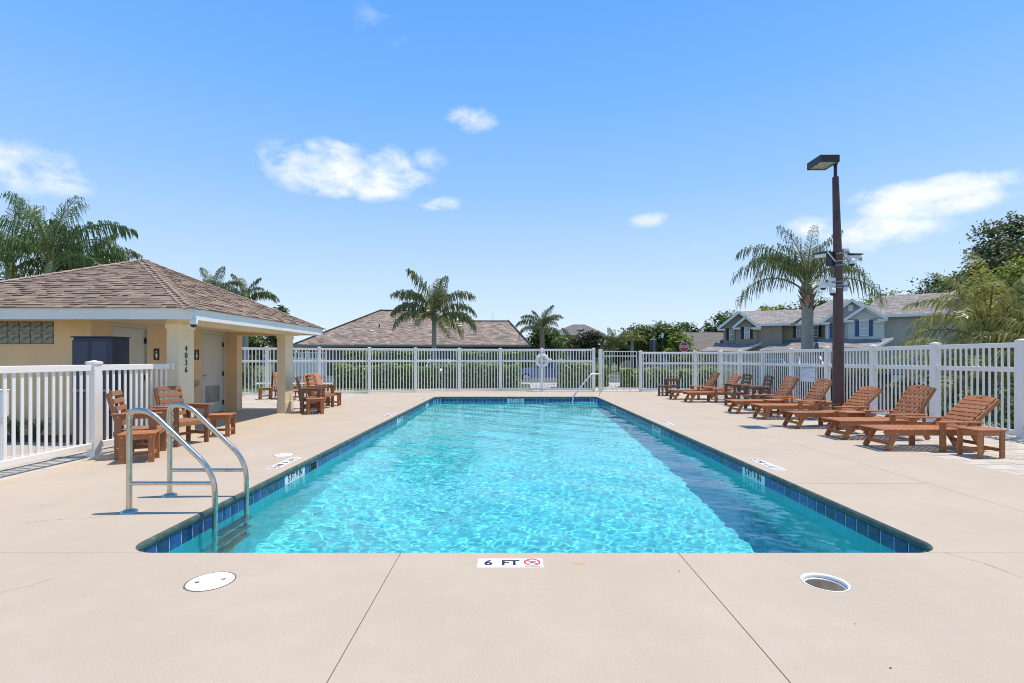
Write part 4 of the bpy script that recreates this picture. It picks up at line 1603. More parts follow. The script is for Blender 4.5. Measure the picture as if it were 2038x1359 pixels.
def crown_points(blobs, n, clump=.34, per=26):
    """Leaf places gathered in clumps near the surface of a union of ellipsoids (x, y, z, rx, ry, rz)."""
    B = np.array(blobs, float)
    area = (B[:, 3] * B[:, 5] + B[:, 3] * B[:, 4] + B[:, 4] * B[:, 5])
    nc = max(6, n // per)
    idx = rs_.choice(len(B), nc, p=area / area.sum())
    d = rs_.normal(size=(nc, 3))
    d /= np.linalg.norm(d, axis=1, keepdims=True)
    rad = rs_.uniform(.50, 1.0, (nc, 1))
    cen = B[idx, :3] + d * B[idx, 3:6] * rad
    sg = clump * B[idx, 3:6].mean(1, keepdims=True) * rs_.uniform(.45, 1.15, (nc, 1))
    k = np.repeat(np.arange(nc), per)
    q_ = np.clip(rs_.normal(size=(len(k), 3)), -1.7, 1.7)
    p = cen[k] + q_ * sg[k] * np.array([1, 1, .62])
    nr = d[k] * .5 + rs_.normal(size=(len(k), 3)) * .55 + np.array([0, 0, .6])
    nr /= np.linalg.norm(nr, axis=1, keepdims=True)
    return p, nr


def tree(x, y, blobs, label, leaf_m, n=3200, size=.26, trunk_r=.16, name='tree', group='broadleaf trees beyond the fences', clump=.34):
    t = empty(name, (x, y, -.03), 0, label, 'tree', group)
    p, nr = crown_points(blobs, n, clump)
    link('crown', leaves(p, nr, size, M[leaf_m], 'crown'), t)
    m = MB()
    zc = min(b[2] - b[5] * .4 for b in blobs)
    m.tube([(0, 0, 0), (.06, .02, zc * .5), (0, 0, zc)], [trunk_r * 1.2, trunk_r, trunk_r * .8], 9)
    for b in blobs:
        m.tube([(0, 0, zc * .9), (b[0] * .5, b[1] * .5, (zc + b[2]) / 2), (b[0], b[1], b[2] + b[5] * .3)], [trunk_r * .6, trunk_r * .4, trunk_r * .12], 6)
    part('trunk', m, M['bark'], t)
    return t


def blob_set(w, h0, h1, k, seed, depth=None):
    r = random.Random(seed)
    depth = depth or w
    out = []
    for i in range(k):
        u = r.uniform(-.62, .62)
        z = h0 + (h1 - h0) * r.uniform(.25, .80)
        s = r.uniform(.36, .56)
        out.append((u * w, r.uniform(-.5, .5) * depth, z, w * s, depth * s, (h1 - h0) * s * .52))
    out.append((0, 0, h0 + (h1 - h0) * .72, w * .5, depth * .5, (h1 - h0) * .28))
    return out


def px_tree(px, top, hw, D, leaf_m, label, n=2600, size=.25, k=6, seed=1, low=.30, **kw):
    n, size = int(n * 1.7), size * 1.12
    x, h = XZ(px, top, D)
    w = hw * D / 1011
    return tree(x, D, blob_set(w, h * low, h, k, seed), label, leaf_m, n, size, .10 + .012 * h, **kw)


px_tree(547, 604, 34, 26, 'leaf_dark', 'small dark tree behind the pool house, seen between the porch columns', 2600, .17, 5, 2, .25)
px_tree(500, 655, 40, 34, 'leaf_mid', 'green shrub like tree seen through the porch left of the dark tree', 1800, .22, 5, 32, .1)
px_tree(1078, 645, 52, 58, 'leaf_mid', 'round green tree behind the small palm at the end of the tan roof', 2600, .30, 6, 3, .15)
px_tree(1168, 656, 30, 50, 'leaf_brown', 'bronze leaved tree before the far brown roof', 2400, .24, 5, 4, .2)
px_tree(1262, 648, 46, 56, 'leaf_dark', 'dark green tree left of the lantern post', 2800, .30, 6, 5, .12)
px_tree(1308, 638, 50, 50, 'leaf_mid', 'broad green tree behind the navy sign and the lantern', 3600, .26, 7, 6, .12)
px_tree(1352, 664, 36, 46, 'leaf_light', 'low yellow green tree behind the stop sign', 2400, .22, 6, 7, .12)
px_tree(1230, 672, 34, 60, 'leaf_mid', 'low green tree between the leaning palm and the dark tree', 1800, .28, 5, 17, .12)
px_tree(1118, 672, 32, 62, 'leaf_light', 'pale green tree below the far brown roof at its left', 1800, .28, 5, 18, .1)
px_tree(1372, 640, 40, 98, 'leaf_dark', 'distant dark tree above the long low brown roof, left', 1800, .5, 6, 8, .2)
px_tree(1412, 643, 40, 98, 'leaf_dark', 'distant dark tree above the long low brown roof, right', 1800, .5, 6, 9, .2)
px_tree(1442, 618, 44, 82, 'leaf_mid', 'tall green tree rising just left of the brown house gable', 2400, .42, 6, 10, .2)
px_tree(1530, 606, 36, 84, 'leaf_light', 'bright tree top behind the brown house roof, left of the big palm', 2000, .42, 5, 11, .2)
px_tree(1580, 606, 38, 84, 'leaf_dark', 'dark tree top behind the brown house roof beside the big palm trunk', 2000, .42, 5, 12, .2)
px_tree(1640, 592, 44, 80, 'leaf_mid', 'green tree top between the brown house and the lamp pole', 2400, .42, 6, 13, .2)
px_tree(1765, 574, 52, 66, 'leaf_light', 'bright green tree behind the ridge of the grey house', 3000, .34, 6, 14, .2)
px_tree(1850, 546, 60, 66, 'leaf_dark', 'dark tree rising above the right end of the grey house roof', 3400, .34, 7, 15, .2)
px_tree(1915, 540, 62, 52, 'leaf_mid', 'green tree between the grey house and the tall oak', 3600, .28, 7, 25, .15)
px_tree(2050, 418, 112, 42, 'leaf_oak', 'tall dark oak at the right edge', 13000, .30, 15, 16, .25, clump=.22)
px_tree(2010, 520, 90, 30, 'leaf_light', 'light green tree at the right edge below the oak', 5200, .20, 8, 19, .1)
px_tree(20, 520, 70, 32, 'leaf_dark', 'dark tree at the left edge behind the pool house roof', 2800, .22, 6, 20, .15)
px_tree(150, 560, 80, 34, 'leaf_mid', 'green tree low behind the left palms', 2800, .22, 6, 21, .15)


def hedge(x0, x1, y0, y1, h, label, n, size=.075, leaf_m='hedge', seed=0):
    cx, cy = (x0 + x1) / 2, (y0 + y1) / 2
    t = empty('clipped_hedge', (cx, cy, -.03), 0, label, 'hedge', 'clipped hedges beyond the far fence')
    L_, W = x1 - x0, y1 - y0
    p = np.empty((n, 3))
    top = rs_.random(n) < .38
    u = rs_.uniform(-.5, .5, n) * L_
    bumps = .07 * np.sin(u * 2.1 + seed) + .05 * np.sin(u * 5.3 + 1.7 * seed)
    p[:, 0] = u
    p[:, 1] = np.where(top, rs_.uniform(-.5, .5, n) * W, -.5 * W + rs_.normal(0, .06, n))
    p[:, 2] = np.where(top, h + bumps + rs_.normal(0, .05, n), rs_.uniform(.05, 1, n) * (h + bumps))
    nr = np.where(top[:, None], np.array([0, -.2, 1.0]), np.array([0, -1.0, .5])) + rs_.normal(0, .5, (n, 3))
    nr /= np.linalg.norm(nr, axis=1, keepdims=True)
    link('foliage', leaves(p, nr, size * 1.7, M[leaf_m], 'foliage'), t)
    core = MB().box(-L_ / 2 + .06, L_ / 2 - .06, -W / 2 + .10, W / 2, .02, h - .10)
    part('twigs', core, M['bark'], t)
    return t


hedge(-8.8, -3.6, 25.2, 26.2, 1.06, 'clipped green hedge behind the far fence, nearest the pool house', 5200, seed=1)
hedge(-3.5, .45, 25.2, 26.2, 1.16, 'clipped green hedge behind the far fence, just left of the blue car', 4200, seed=2)
hedge(2.30, 4.15, 25.0, 26.0, 1.22, 'clipped green hedge behind the far fence between the blue car and the gate', 2200, seed=3)
hedge(4.35, 5.0, 26.0, 28.0, 1.05, 'short dark hedge seen through the left half of the gate', 900, seed=4)
hedge(5.55, 6.45, 25.4, 26.2, .92, 'small hedge seen through the right half of the gate', 1100, seed=5)
hedge(6.7, 11.6, 25.2, 26.2, .86, 'low hedge behind the lone dark armchair at the far right', 4600, seed=6)
hedge(9.95, 10.75, 13.2, 14.0, .75, 'short dark hedge beyond the right fence behind the lamp pole', 1500, .07, 'leaf_dark', seed=11)
hedge(-13.6, -6.4, 41.4, 42.6, 2.05, 'tall hedge against the wall of the tan roofed house, left part', 4600, .12, seed=7)
hedge(-4.6, 1.9, 41.4, 42.6, 2.0, 'tall hedge against the wall of the tan roofed house, right part', 4400, .12, seed=8)


def side_hedge(x0, x1, y0, y1, h, label, n, leaf_m):
    cx, cy = (x0 + x1) / 2, (y0 + y1) / 2
    t = empty('clipped_hedge', (cx, cy, -.03), 0, label, 'hedge', 'clipped hedges beyond the far fence')
    L_, W = y1 - y0, x1 - x0
    top = rs_.random(n) < .35
    u = rs_.uniform(-.5, .5, n) * L_
    p = np.stack([np.where(top, rs_.uniform(-.5, .5, n) * W, -.5 * W + rs_.normal(0, .06, n)), u,
                  np.where(top, h + rs_.normal(0, .06, n), rs_.uniform(.05, 1, n) * h)], 1)
    nr = np.where(top[:, None], np.array([-.2, 0, 1.0]), np.array([-1.0, 0, .5])) + rs_.normal(0, .5, (n, 3))
    nr /= np.linalg.norm(nr, axis=1, keepdims=True)
    link('foliage', leaves(p, nr, .13, M[leaf_m], 'foliage'), t)
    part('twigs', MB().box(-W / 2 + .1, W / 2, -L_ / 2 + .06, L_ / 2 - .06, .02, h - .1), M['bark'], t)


side_hedge(10.2, 11.0, 14.6, 22.6, 1.12, 'long dark hedge running beyond the right fence behind the farther loungers', 5200, 'leaf_dark')


# palms -------------------------------------------------------------
def frond_mesh(L_, a0, a1, n, leaf, mt, seed, width=.030, hang=.75, mt2=None):
    """Arching feather leaf; x outwards, z up; leaflets hang."""
    r = random.Random(seed)
    m = MB()
    pts, x, z = [], 0.0, 0.0
    K = 16
    for i in range(K + 1):
        t = i / K
        pts.append(Vector((x, 0, z)))
        a = a0 + (a1 - a0) * t ** 1.25
        x += math.cos(a) * L_ / K
        z += math.sin(a) * L_ / K
    m.tube(pts, [.030 * (L_ / 2.5) * (1 - .88 * i / K) for i in range(K + 1)], 5, 1)
    for i in range(n):
        t = .16 + .84 * (i + r.uniform(-.3, .3)) / n
        t = min(max(t, .1), .999)
        k = min(int(t * K), K - 1)
        fr = t * K - k
        p = pts[k].lerp(pts[k + 1], fr)
        tg = (pts[k + 1] - pts[k]).normalized()
        ll = leaf * (.30 + .70 * math.sin(PI * min(1, (t - .05) * 1.02) ** .75)) * r.uniform(.60, 1.15)
        for s in (-1, 1):
            fwd = r.uniform(.45, .85)
            lift = r.uniform(-.35, .45)
            up = Vector((-tg.z, 0, tg.x))
            d = (Vector((0, s, 0)) * .8 + tg * fwd + up * lift).normalized()
            p1 = p + d * ll * .42
            d2 = (d * (1 - hang) + Vector((0, 0, -1)) * hang * r.uniform(.6, 1.25) + tg * .15).normalized()
            p2 = p1 + d2 * ll * .36
            d3 = (d2 + Vector((0, 0, -.7)) * hang).normalized()
            p3 = p2 + d3 * ll * .28
            w = tg * width * .5 * r.uniform(.8, 1.2)
            m.add([p - w * .6, p + w * .6, p1 - w, p1 + w, p2 - w * .8, p2 + w * .8, p3], [(0, 1, 3, 2), (2, 3, 5, 4), (4, 5, 6)])
    return m.mesh('frond', [mt, M['rachis']])


def frond_set(mt, L_, leaf, n, width, hang, seed):
    angs = [(86, 24), (72, -34), (58, -68), (38, -84), (14, -88), (-12, -89)]
    return [frond_mesh(L_, R(a), R(b), n, leaf, mt, seed + i, width, hang) for i, (a, b) in enumerate(angs)]


FS = {'green': frond_set(M['frond'], 3.0, .98, 60, .048, .86, 10),
      'dark': frond_set(M['frond_dk'], 3.0, .92, 42, .032, .88, 30),
      'olive': frond_set(M['frond_ol'], 2.7, .66, 50, .030, .66, 50),
      'mixed': frond_set(M['frond'], 3.1, 1.02, 44, .030, .92, 70)}


def palm(x, y, h, r, label, kind, fronds, crownshaft=.5, boots=False, lean=(0, 0), name='palm_tree', trunk_m='palmtrunk'):
    """fronds: (form 0 upright .. 5 hanging, bearing in degrees from +x, size)."""
    t = empty(name, (x, y, -.03), 0, label, 'palm tree', 'palms round the pool')
    n = 14
    pts = [(lean[0] * (k / n) ** 2, lean[1] * (k / n) ** 2, h * k / n) for k in range(n + 1)]
    part('trunk', MB().tube(pts, [r * (1.16 - .20 * k / n) * (1 + .03 * (-1) ** k) for k in range(n + 1)], 12), M[trunk_m], t)
    tip = Vector((lean[0], lean[1], h))
    if crownshaft:
        part('crownshaft', MB().tube([tip + Vector((0, 0, -.04)), tip + Vector((0, 0, crownshaft * .5)), tip + Vector((0, 0, crownshaft))],
                                     [r * 1.02, r * .85, r * .4], 10), M['rachis'], t)
    if boots:
        for k in range(20):
            a = k * 2.4
            z = h - .42 + .036 * k
            m = MB()
            d = Vector((math.cos(a), math.sin(a), 0))
            s = Vector((-d.y, d.x, 0))
            b0, b1 = d * r * .85, d * (r * 1.05 + .05) + Vector((0, 0, .16))
            b2 = d * (r * 1.1 + .12) + Vector((0, 0, .30))
            m.add([b0 - s * .10, b0 + s * .10, b1 + s * .07, b1 - s * .07, b2 + s * .03, b2 - s * .03,
                   b1 + s * .06 - d * .04, b1 - s * .06 - d * .04], [(0, 1, 2, 3), (3, 2, 4, 5), (1, 0, 7, 6), (6, 7, 5, 4)])
            part('leaf_boot', m, M['boot'], t, (lean[0], lean[1], z))
    for (fk, az, sc) in fronds:
        zz = h + crownshaft * (.85 if fk <= 1 else .62 if fk <= 2 else .40)
        o = link('frond', FS[kind][fk], t, (lean[0] + .05 * math.cos(R(az)), lean[1] + .05 * math.sin(R(az)), zz), R(az))
        o.scale = (sc, sc, sc)
        if random.random() < .5:
            o.scale.y *= -1
    return t


def ring_fronds(seed, plan, sc):
    r = random.Random(seed)
    out = []
    for fk, cnt in plan:
        a0 = r.uniform(0, 360)
        for i in range(cnt):
            out.append((fk, a0 + 360 * i / cnt + r.uniform(-18, 18), sc * r.uniform(.85, 1.12)))
    return out


def px_palm(px, base, D, r, label, kind, plan, sc, seed, extra=(), **kw):
    x, h = XZ(px, base, D)
    return palm(x, D, h + .03, r, label, kind, ring_fronds(seed, plan, sc) + list(extra), **kw)


px_palm(864, 645, 33, .15, 'palm tree before the tan roofed house in the middle', 'green', [(0, 3), (1, 3)], 1.18, 3,
        extra=[(1, 150, 1.2), (1, 28, 1.22), (2, 172, 1.12), (2, 188, 1.1), (3, 352, 1.12), (3, 15, 1.1), (3, 200, 1.05), (2, 100, .9), (2, 270, .9), (3, 250, .9), (4, 300, .95), (3, 80, .9), (4, 330, .95), (2, 5, 1.1)])
px_palm(1079, 664, 40, .19, 'small dark palm with brown trunk right of the tan roof', 'green', [(0, 3), (1, 4), (2, 2)], .64, 4,
        extra=[(2, 180, .85), (3, 190, .75), (1, 20, .75), (3, 0, .55)], trunk_m='boot')
px_palm(1607, 596, 18, .185, 'big palm with rough boots and pale trunk left of the lamp pole', 'mixed', [(0, 6), (1, 7)], .70, 8,
        extra=[(1, 165, .95), (2, 178, 1.02), (3, 185, 1.0), (2, 195, .85), (2, 5, .9), (3, 350, .95), (1, 20, .8), (2, 60, .8), (2, 300, .7), (3, 250, .7), (1, 120, .9)],
        boots=True, crownshaft=.62)
px_palm(100, 545, 20, .20, 'large palm behind the pool house roof at the left', 'dark', [(0, 4), (1, 4), (2, 3)], 1.10, 12,
        extra=[(1, 20, 1.2), (2, 5, 1.2), (3, -10, 1.05), (2, 170, 1.2), (3, 200, 1.1), (3, 30, .9)])
px_palm(22, 545, 21, .20, 'large palm at the left edge behind the pool house', 'dark', [(0, 3), (1, 4), (2, 3), (3, 3)], 1.12, 13)
px_palm(160, 575, 22, .18, 'lower palm between the two large palms and the roof peak', 'green', [(0, 3), (1, 5), (2, 5), (3, 4)], .85, 14,
        extra=[(2, 0, 1.0), (1, 15, .95)])
px_palm(425, 606, 30, .16, 'small palm top above the pool house roof, left of two', 'green', [(0, 2), (1, 4), (2, 4)], .66, 15)
px_palm(488, 614, 30, .16, 'small palm top above the pool house roof, right of two', 'green', [(0, 3), (1, 3), (2, 4)], .62, 16, extra=[(2, 10, .75)])
px_palm(1140, 700, 52, .17, 'small feathery palm below the far brown roof', 'green', [(0, 2), (1, 4), (2, 5), (3, 4)], .72, 17)
px_palm(1212, 698, 50, .17, 'small green palm on a short leaning trunk left of the gate post', 'green', [(0, 2), (1, 5), (2, 5), (3, 3)], .74, 18, lean=(.4, 0))
px_palm(1258, 684, 48, .15, 'low yellowish palm right of the leaning palm', 'olive', [(1, 4), (2, 5), (3, 4)], .6, 19)
# feathery clump at the right, over the fence
for (x, y, h, sd, lab, pl) in ((11.55, 12.6, .62, 21, 'olive palm clump behind the right fence, leftmost of the feathery palms', [(1, 3), (2, 6), (3, 6), (4, 3)]),
                               (12.6, 13.4, 1.75, 22, 'olive palm clump behind the right fence, tallest and at the back', [(0, 3), (1, 7), (2, 7), (3, 5)]),
                               (12.7, 11.7, 1.15, 23, 'olive palm clump behind the right fence, at the right edge', [(0, 3), (1, 6), (2, 7), (3, 5)])):
    palm(x, y, h, .11, lab, 'olive', ring_fronds(sd, pl, .92), crownshaft=.3, name='clumping_palm')


def shrub(x, y, w, h, label, leaf_m, n, size=.09):
    t = empty('shrub', (x, y, -.03), 0, label, 'shrub', 'shrubs outside the fences')
    b = [(random.uniform(-.4, .4) * w, random.uniform(-.3, .3) * w, h * random.uniform(.3, .7), w * .4, w * .35, h * .36) for _ in range(5)]
    p, nr = crown_points(b, n, .36, 18)
    p[:, 2] = np.abs(p[:, 2])
    link('foliage', leaves(p, nr, size, M[leaf_m], 'foliage'), t)
    m = MB()
    for q4 in b:
        m.tube([(0, 0, 0), (q4[0] * .5, q4[1] * .5, q4[2] * .5), (q4[0], q4[1], q4[2])], [.03, .02, .01], 5)
    part('stems', m, M['bark'], t)


shrub(10.1, 9.4, .9, .75, 'small sunlit shrub at the foot of the right fence near the right edge', 'leaf_mid', 900)
shrub(10.6, 10.6, 1.0, .9, 'dark shrub behind the nearest lounger beyond the right fence', 'leaf_dark', 1000)
shrub(11.0, 13.2, 1.1, .9, 'dark shrub beyond the right fence behind the second lounger', 'leaf_dark', 1000)
shrub(11.6, 15.2, .9, .7, 'green shrub beyond the right fence behind the lamp pole', 'leaf_mid', 800)
shrub(12.9, 10.2, 1.6, 1.9, 'tall dark shrub under the feathery palms at the right edge', 'leaf_dark', 2200)
shrub(14.6, 13.0, 2.2, 2.1, 'broad dark shrub behind the feathery palms', 'leaf_dark', 2600)
shrub(15.6, 16.5, 2.2, 1.8, 'broad dark shrub behind the white rail fence', 'leaf_dark', 2400)
shrub(-13.8, 27, 1.6, 1.5, 'green shrub seen through the porch beyond the left fence', 'leaf_mid', 1200, .12)

# low wood far off, which reads as one mass
n = 9000
tx = rs_.uniform(-170, 190, n)
hz = 4.2 + 1.1 * np.sin(tx * .11) + .7 * np.sin(tx * .37 + 1)
p = np.stack([tx, 128 + rs_.uniform(-3, 3, n), rs_.random(n) ** .7 * hz], 1)
nr = np.array([0, -.7, .7]) + rs_.normal(0, .4, (n, 3))
nr /= np.linalg.norm(nr, axis=1, keepdims=True)
stuff(link('distant_wood', leaves(p, nr, 1.5, M['leaf_dark'], 'distant_wood')))

# grass between the fence and the hedges
n = 16000
gx = rs_.uniform(-14, 15, n)
gy = rs_.uniform(22.9, 28.9, n)
right = rs_.random(n) < .45
gx = np.where(right, rs_.uniform(9.9, 22, n), gx)
gy = np.where(right, rs_.uniform(8, 29, n), gy)
hh = rs_.uniform(.04, .11, n)
an = rs_.uniform(0, 2 * PI, n)
b0 = np.stack([gx, gy, np.full(n, -.034)], 1)
sd_ = np.stack([np.cos(an), np.sin(an), np.zeros(n)], 1) * .012
tp = b0 + np.stack([rs_.normal(0, .03, n), rs_.normal(0, .03, n), hh], 1)
stuff(link('grass', np_mesh('grass', np.stack([b0 - sd_, b0 + sd_, tp], 1).reshape(-1, 3), np.arange(3 * n).reshape(n, 3), M['grass'])))

# ------------------------------------------------------------------ houses beyond the pool


def slab_roof(m, pts, th=.16):
    """A roof plane with thickness (pts counter-clockwise seen from above)."""
    n_ = len(pts)
    vs = list(pts) + [(x, y, z - th) for x, y, z in pts]
    m.add(vs, [tuple(range(n_)), tuple(range(2 * n_ - 1, n_ - 1, -1))] + [(i, n_ + i, n_ + (i + 1) % n_, (i + 1) % n_) for i in range(n_)])
    return m


def window(parent, xc, y, z0, z1, w_, cols=2, rows=4, pane='pane', shutter=None, sw=.32, head=False):
    f = MB()
    e = .07
    x0, x1 = xc - w_ / 2, xc + w_ / 2
    f.box(x0, x0 + e, y - .05, y, z0, z1).box(x1 - e, x1, y - .05, y, z0, z1)
    f.box(x0 + e, x1 - e, y - .05, y, z0, z0 + e).box(x0 + e, x1 - e, y - .05, y, z1 - e, z1)
    zm_ = (z0 + z1) / 2
    f.box(x0 + e, x1 - e, y - .045, y - .002, zm_ - .035, zm_ + .035)
    for c in range(1, cols):
        x = x0 + w_ * c / cols
        f.box(x - .016, x + .016, y - .035, y - .004, z0 + e, zm_ - .035).box(x - .016, x + .016, y - .035, y - .004, zm_ + .035, z1 - e)
    for r in range(1, rows):
        if r * 2 == rows:
            continue
        z = z0 + (z1 - z0) * r / rows
        f.box(x0 + e, x1 - e, y - .030, y - .006, z - .014, z + .014)
    fo_ = part('window', f, M['white'], parent)
    part('pane', MB().box(x0 + e, x1 - e, y - .012, y - .001, z0 + e, z1 - e), M[pane], fo_)
    if head:
        part('window_head', MB().box(x0 - .08, x1 + .08, y - .08, y, z1 + .002, z1 + .16), M['white'], fo_)
    if shutter:
        for s in (-1, 1):
            xs0 = x0 - .03 - sw if s < 0 else x1 + .03
            sh = MB().box(xs0, xs0 + sw, y - .05, y, z0 - .02, z1 + .02)
            for r in range(10):
                z = z0 + .06 + (z1 - z0 - .12) * r / 9
                sh.box(xs0 + .04, xs0 + sw - .04, y - .062, y - .0505, z - .025, z + .025)
            part('shutter', sh, M[shutter], parent)


def gable(parent, xc, y0, y1, zb, hw, rise, wall_m, roof_m, drop=.0):
    """Front gable whose ridge runs back from y0 to y1."""
    part('gable_wall', MB().prism([(xc - hw + .3, zb - .05), (xc + hw - .3, zb - .05), (xc, zb + rise - .3 * rise / hw)], y0 + .45, y0 + .65, 'y'), M[wall_m], parent)
    rf_ = MB()
    slab_roof(rf_, [(xc - hw, y0, zb), (xc, y0, zb + rise), (xc, y1, zb + rise), (xc - hw, y1, zb)][::-1])
    slab_roof(rf_, [(xc + hw, y0, zb), (xc + hw, y1, zb), (xc, y1, zb + rise), (xc, y0, zb + rise)])
    part('roof', rf_, M[roof_m], parent)
    tr = MB()
    for s in (-1, 1):
        tr.bar((xc + s * (hw + .06), y0 - .05, zb - .17), (xc + s * .01, y0 - .05, zb + rise - .13), .05, .26, (0, 1, 0))
        a_ = xc + s * (hw + .05)
        b_ = xc + s * (hw - .85)
        tr.box(min(a_, b_), max(a_, b_), y0 + .02, y0 + .42, zb - .34, zb - .14)
    part('gable_trim', tr, M['white'], parent)


# tan shingled single-storey house in the middle
h1 = empty('house', (-8.5, 48, 0), 0, 'single storey house with wide tan brown hipped roof beyond the far fence', 'house', 'houses beyond the pool')


def P(px, py, D, o=(-8.5, 48)):
    x, z = XZ(px, py, D)
    return (x - o[0], D - o[1], z)


r1 = MB()
eL, eR = P(583, 685.5, 44), P(1000, 686.5, 44)
dL, dR = P(758, 617, 51), P(862, 618.5, 51)
bL, bR = (eL[0], 10, eL[2]), (eR[0], 10, eR[2])
for pl in ([eL, eR, dR, dL], [eR, bR, dR], [bR, bL, dL, dR], [bL, eL, dL]):
    r1.poly(pl)
part('roof', r1, M['roofA'], h1)
r1 = MB()
eL2, eR2 = P(820, 687.5, 43.7), P(1058, 692.0, 43.7)
eR2 = (eR2[0], eR2[1], eL2[2])
dL2, dR2 = P(905, 638.5, 49.3), P(1013, 641, 49.3)
dR2 = (dR2[0], dR2[1], dL2[2])
bL2, bR2 = (eL2[0], 10, eL2[2]), (eR2[0], 10, eR2[2])
for pl in ([eL2, eR2, dR2, dL2], [eR2, bR2, dR2], [bR2, bL2, dL2, dR2], [bL2, eL2, dL2]):
    r1.poly(pl)
part('roof', r1, M['roofA'], h1)
part('gutter', MB().box(eL[0], eR2[0], eL[1] - .28, eL[1] + .0, eL[2] - .20, eL[2] - .02), M['gutter'], h1)
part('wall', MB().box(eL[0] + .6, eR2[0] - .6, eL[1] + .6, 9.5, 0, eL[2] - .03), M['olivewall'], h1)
rt = MB()
for (a, b) in ((dL, dR), (eL, dL), (dL2, dR2), (eR2, dR2)):
    rt.bar((a[0], a[1] - .03, a[2] + .01), (b[0], b[1] - .03, b[2] + .01), .28, .06, (0, 1, 0))
part('ridge_cap', rt, M['roofC'], h1)
vx = P(739, 661, 46.5)
part('roof_vent', MB().lathe([(.12, -.4), (.12, .05), (.18, .06), (.18, .16), (.001, .2)], vx, 10), M['white'], h1)
vx = P(755, 650, 47.4)
part('vent_pipe', MB().tube([(vx[0], vx[1], vx[2] - .4), (vx[0], vx[1], vx[2] + .25)], .06, 8), M['metal_dark'], h1)
vx = P(981, 638, 49.5)
part('antenna', MB().tube([(vx[0], vx[1], vx[2] - .2), (vx[0], vx[1], vx[2] + .7)], .02, 6), M['galv'], h1)
part('door_panel', MB().box(-2.25 + 0, -.55, eL[1] + .50, eL[1] + .597, 0, 2.2), M['gutter'], h1)

# brown two-storey house
h2 = empty('house', (0, 0, 0), 0, 'brown two storey house with black shutters and white trimmed gables', 'house', 'houses beyond the pool')
o2 = (30, 58)


def W2(x, y, z):
    return (x - 30, y - 58, z)


part('wall', MB().box(23.5 - 30, 30.1 - 30, 56.2 - 58, 6, 0, 5.12), M['brownwall'], h2)
part('wall', MB().box(30.103 - 30, 42 - 30, 57.6 - 58, 6, 0, 5.15), M['brownwall'], h2)
part('wall', MB().box(24.9 - 30, 27.3 - 30, 55.9 - 58, 56.197 - 58, 0, 5.05), M['brownwall'], h2)
m = MB()
slab_roof(m, [W2(24.6, 55.7, 5.14), W2(31.2, 55.9, 5.16), W2(34.0, 61, 6.95), W2(24.6, 61, 6.95)])
slab_roof(m, [W2(24.6, 61, 6.95), W2(34, 61, 6.95), W2(34, 66, 5.1), W2(24.6, 66, 5.1)])
part('roof', m, M['roofB'], h2)
m = MB()
e0, e1, e2, e3 = W2(29.8, 57.1, 5.17), W2(44, 57.1, 5.17), W2(44, 71, 5.17), W2(29.8, 71, 5.17)
k0, k1 = W2(36.8, 64, 8.22), W2(38.3, 64, 8.18)
for pl in ([e0, e1, k1, k0], [e1, e2, k1], [e2, e3, k0, k1], [e3, e0, k0]):
    m.poly(pl)
part('roof', m, M['roofB'], h2)
part('fascia', MB().box(27.6 - 30, 31.0 - 30, 55.62 - 58, 55.70 - 58, 4.92, 5.16).box(30.9 - 30, 44 - 30, 57.0 - 58, 57.09 - 58, 4.93, 5.19), M['white'], h2)
gable(h2, 25.27 - 30, 55.5 - 58, 62 - 58, 4.86, 2.42, 1.74, 'brownwall', 'roofB')
gable(h2, 26.03 - 30, 55.2 - 58, 58 - 58, 4.94, 1.42, 1.08, 'brownwall', 'roofB')
for (px0, px1, pa, pb, D, pn) in ((1452, 1463, 654.6, 676.7, 56.17, 'pane'), (1485.4, 1497, 651.6, 674.5, 55.87, 'pane_lt'), (1575, 1587, 648.7, 673.7, 57.57, 'pane'), (1604, 1616, 648.7, 673, 57.57, 'pane')):
    a, zt_ = XZ(px0, pa, D)
    b, zb_ = XZ(px1, pb, D)
    window(h2, (a + b) / 2 - 30, D - 58, zb_, zt_, b - a, 2, 4, pn, 'shutter_blk', .30)
m = MB()
slab_roof(m, [W2(20.4, 53.2, 2.22), W2(25.4, 53.2, 2.22), W2(27.75, 56.1, 3.12), W2(22.9, 56.1, 3.12)])
slab_roof(m, [W2(27.4, 54.2, 2.35), W2(38, 54.2, 2.35), W2(38, 57.5, 3.42), W2(30.8, 57.5, 3.42)])
part('lower_roof', m, M['roofB'], h2)
part('rake_trim', MB().bar(W2(25.43, 53.15, 2.16), W2(27.80, 56.05, 3.07), .06, .22, (1, -.8, 0)), M['white'], h2)
part('wall', MB().box(21.6 - 30, 24.9 - 30, 54 - 58, 56.19 - 58, 0, 2.3).box(28.5 - 30, 38 - 30, 55 - 58, 57.59 - 58, 0, 2.45), M['brownwall'], h2)

# grey two-storey house
h3 = empty('house', (0, 0, 0), 0, 'pale grey blue two storey house with blue shutters behind the lamp pole', 'house', 'houses beyond the pool')


def W3(x, y, z):
    return (x - 36, y - 50, z)


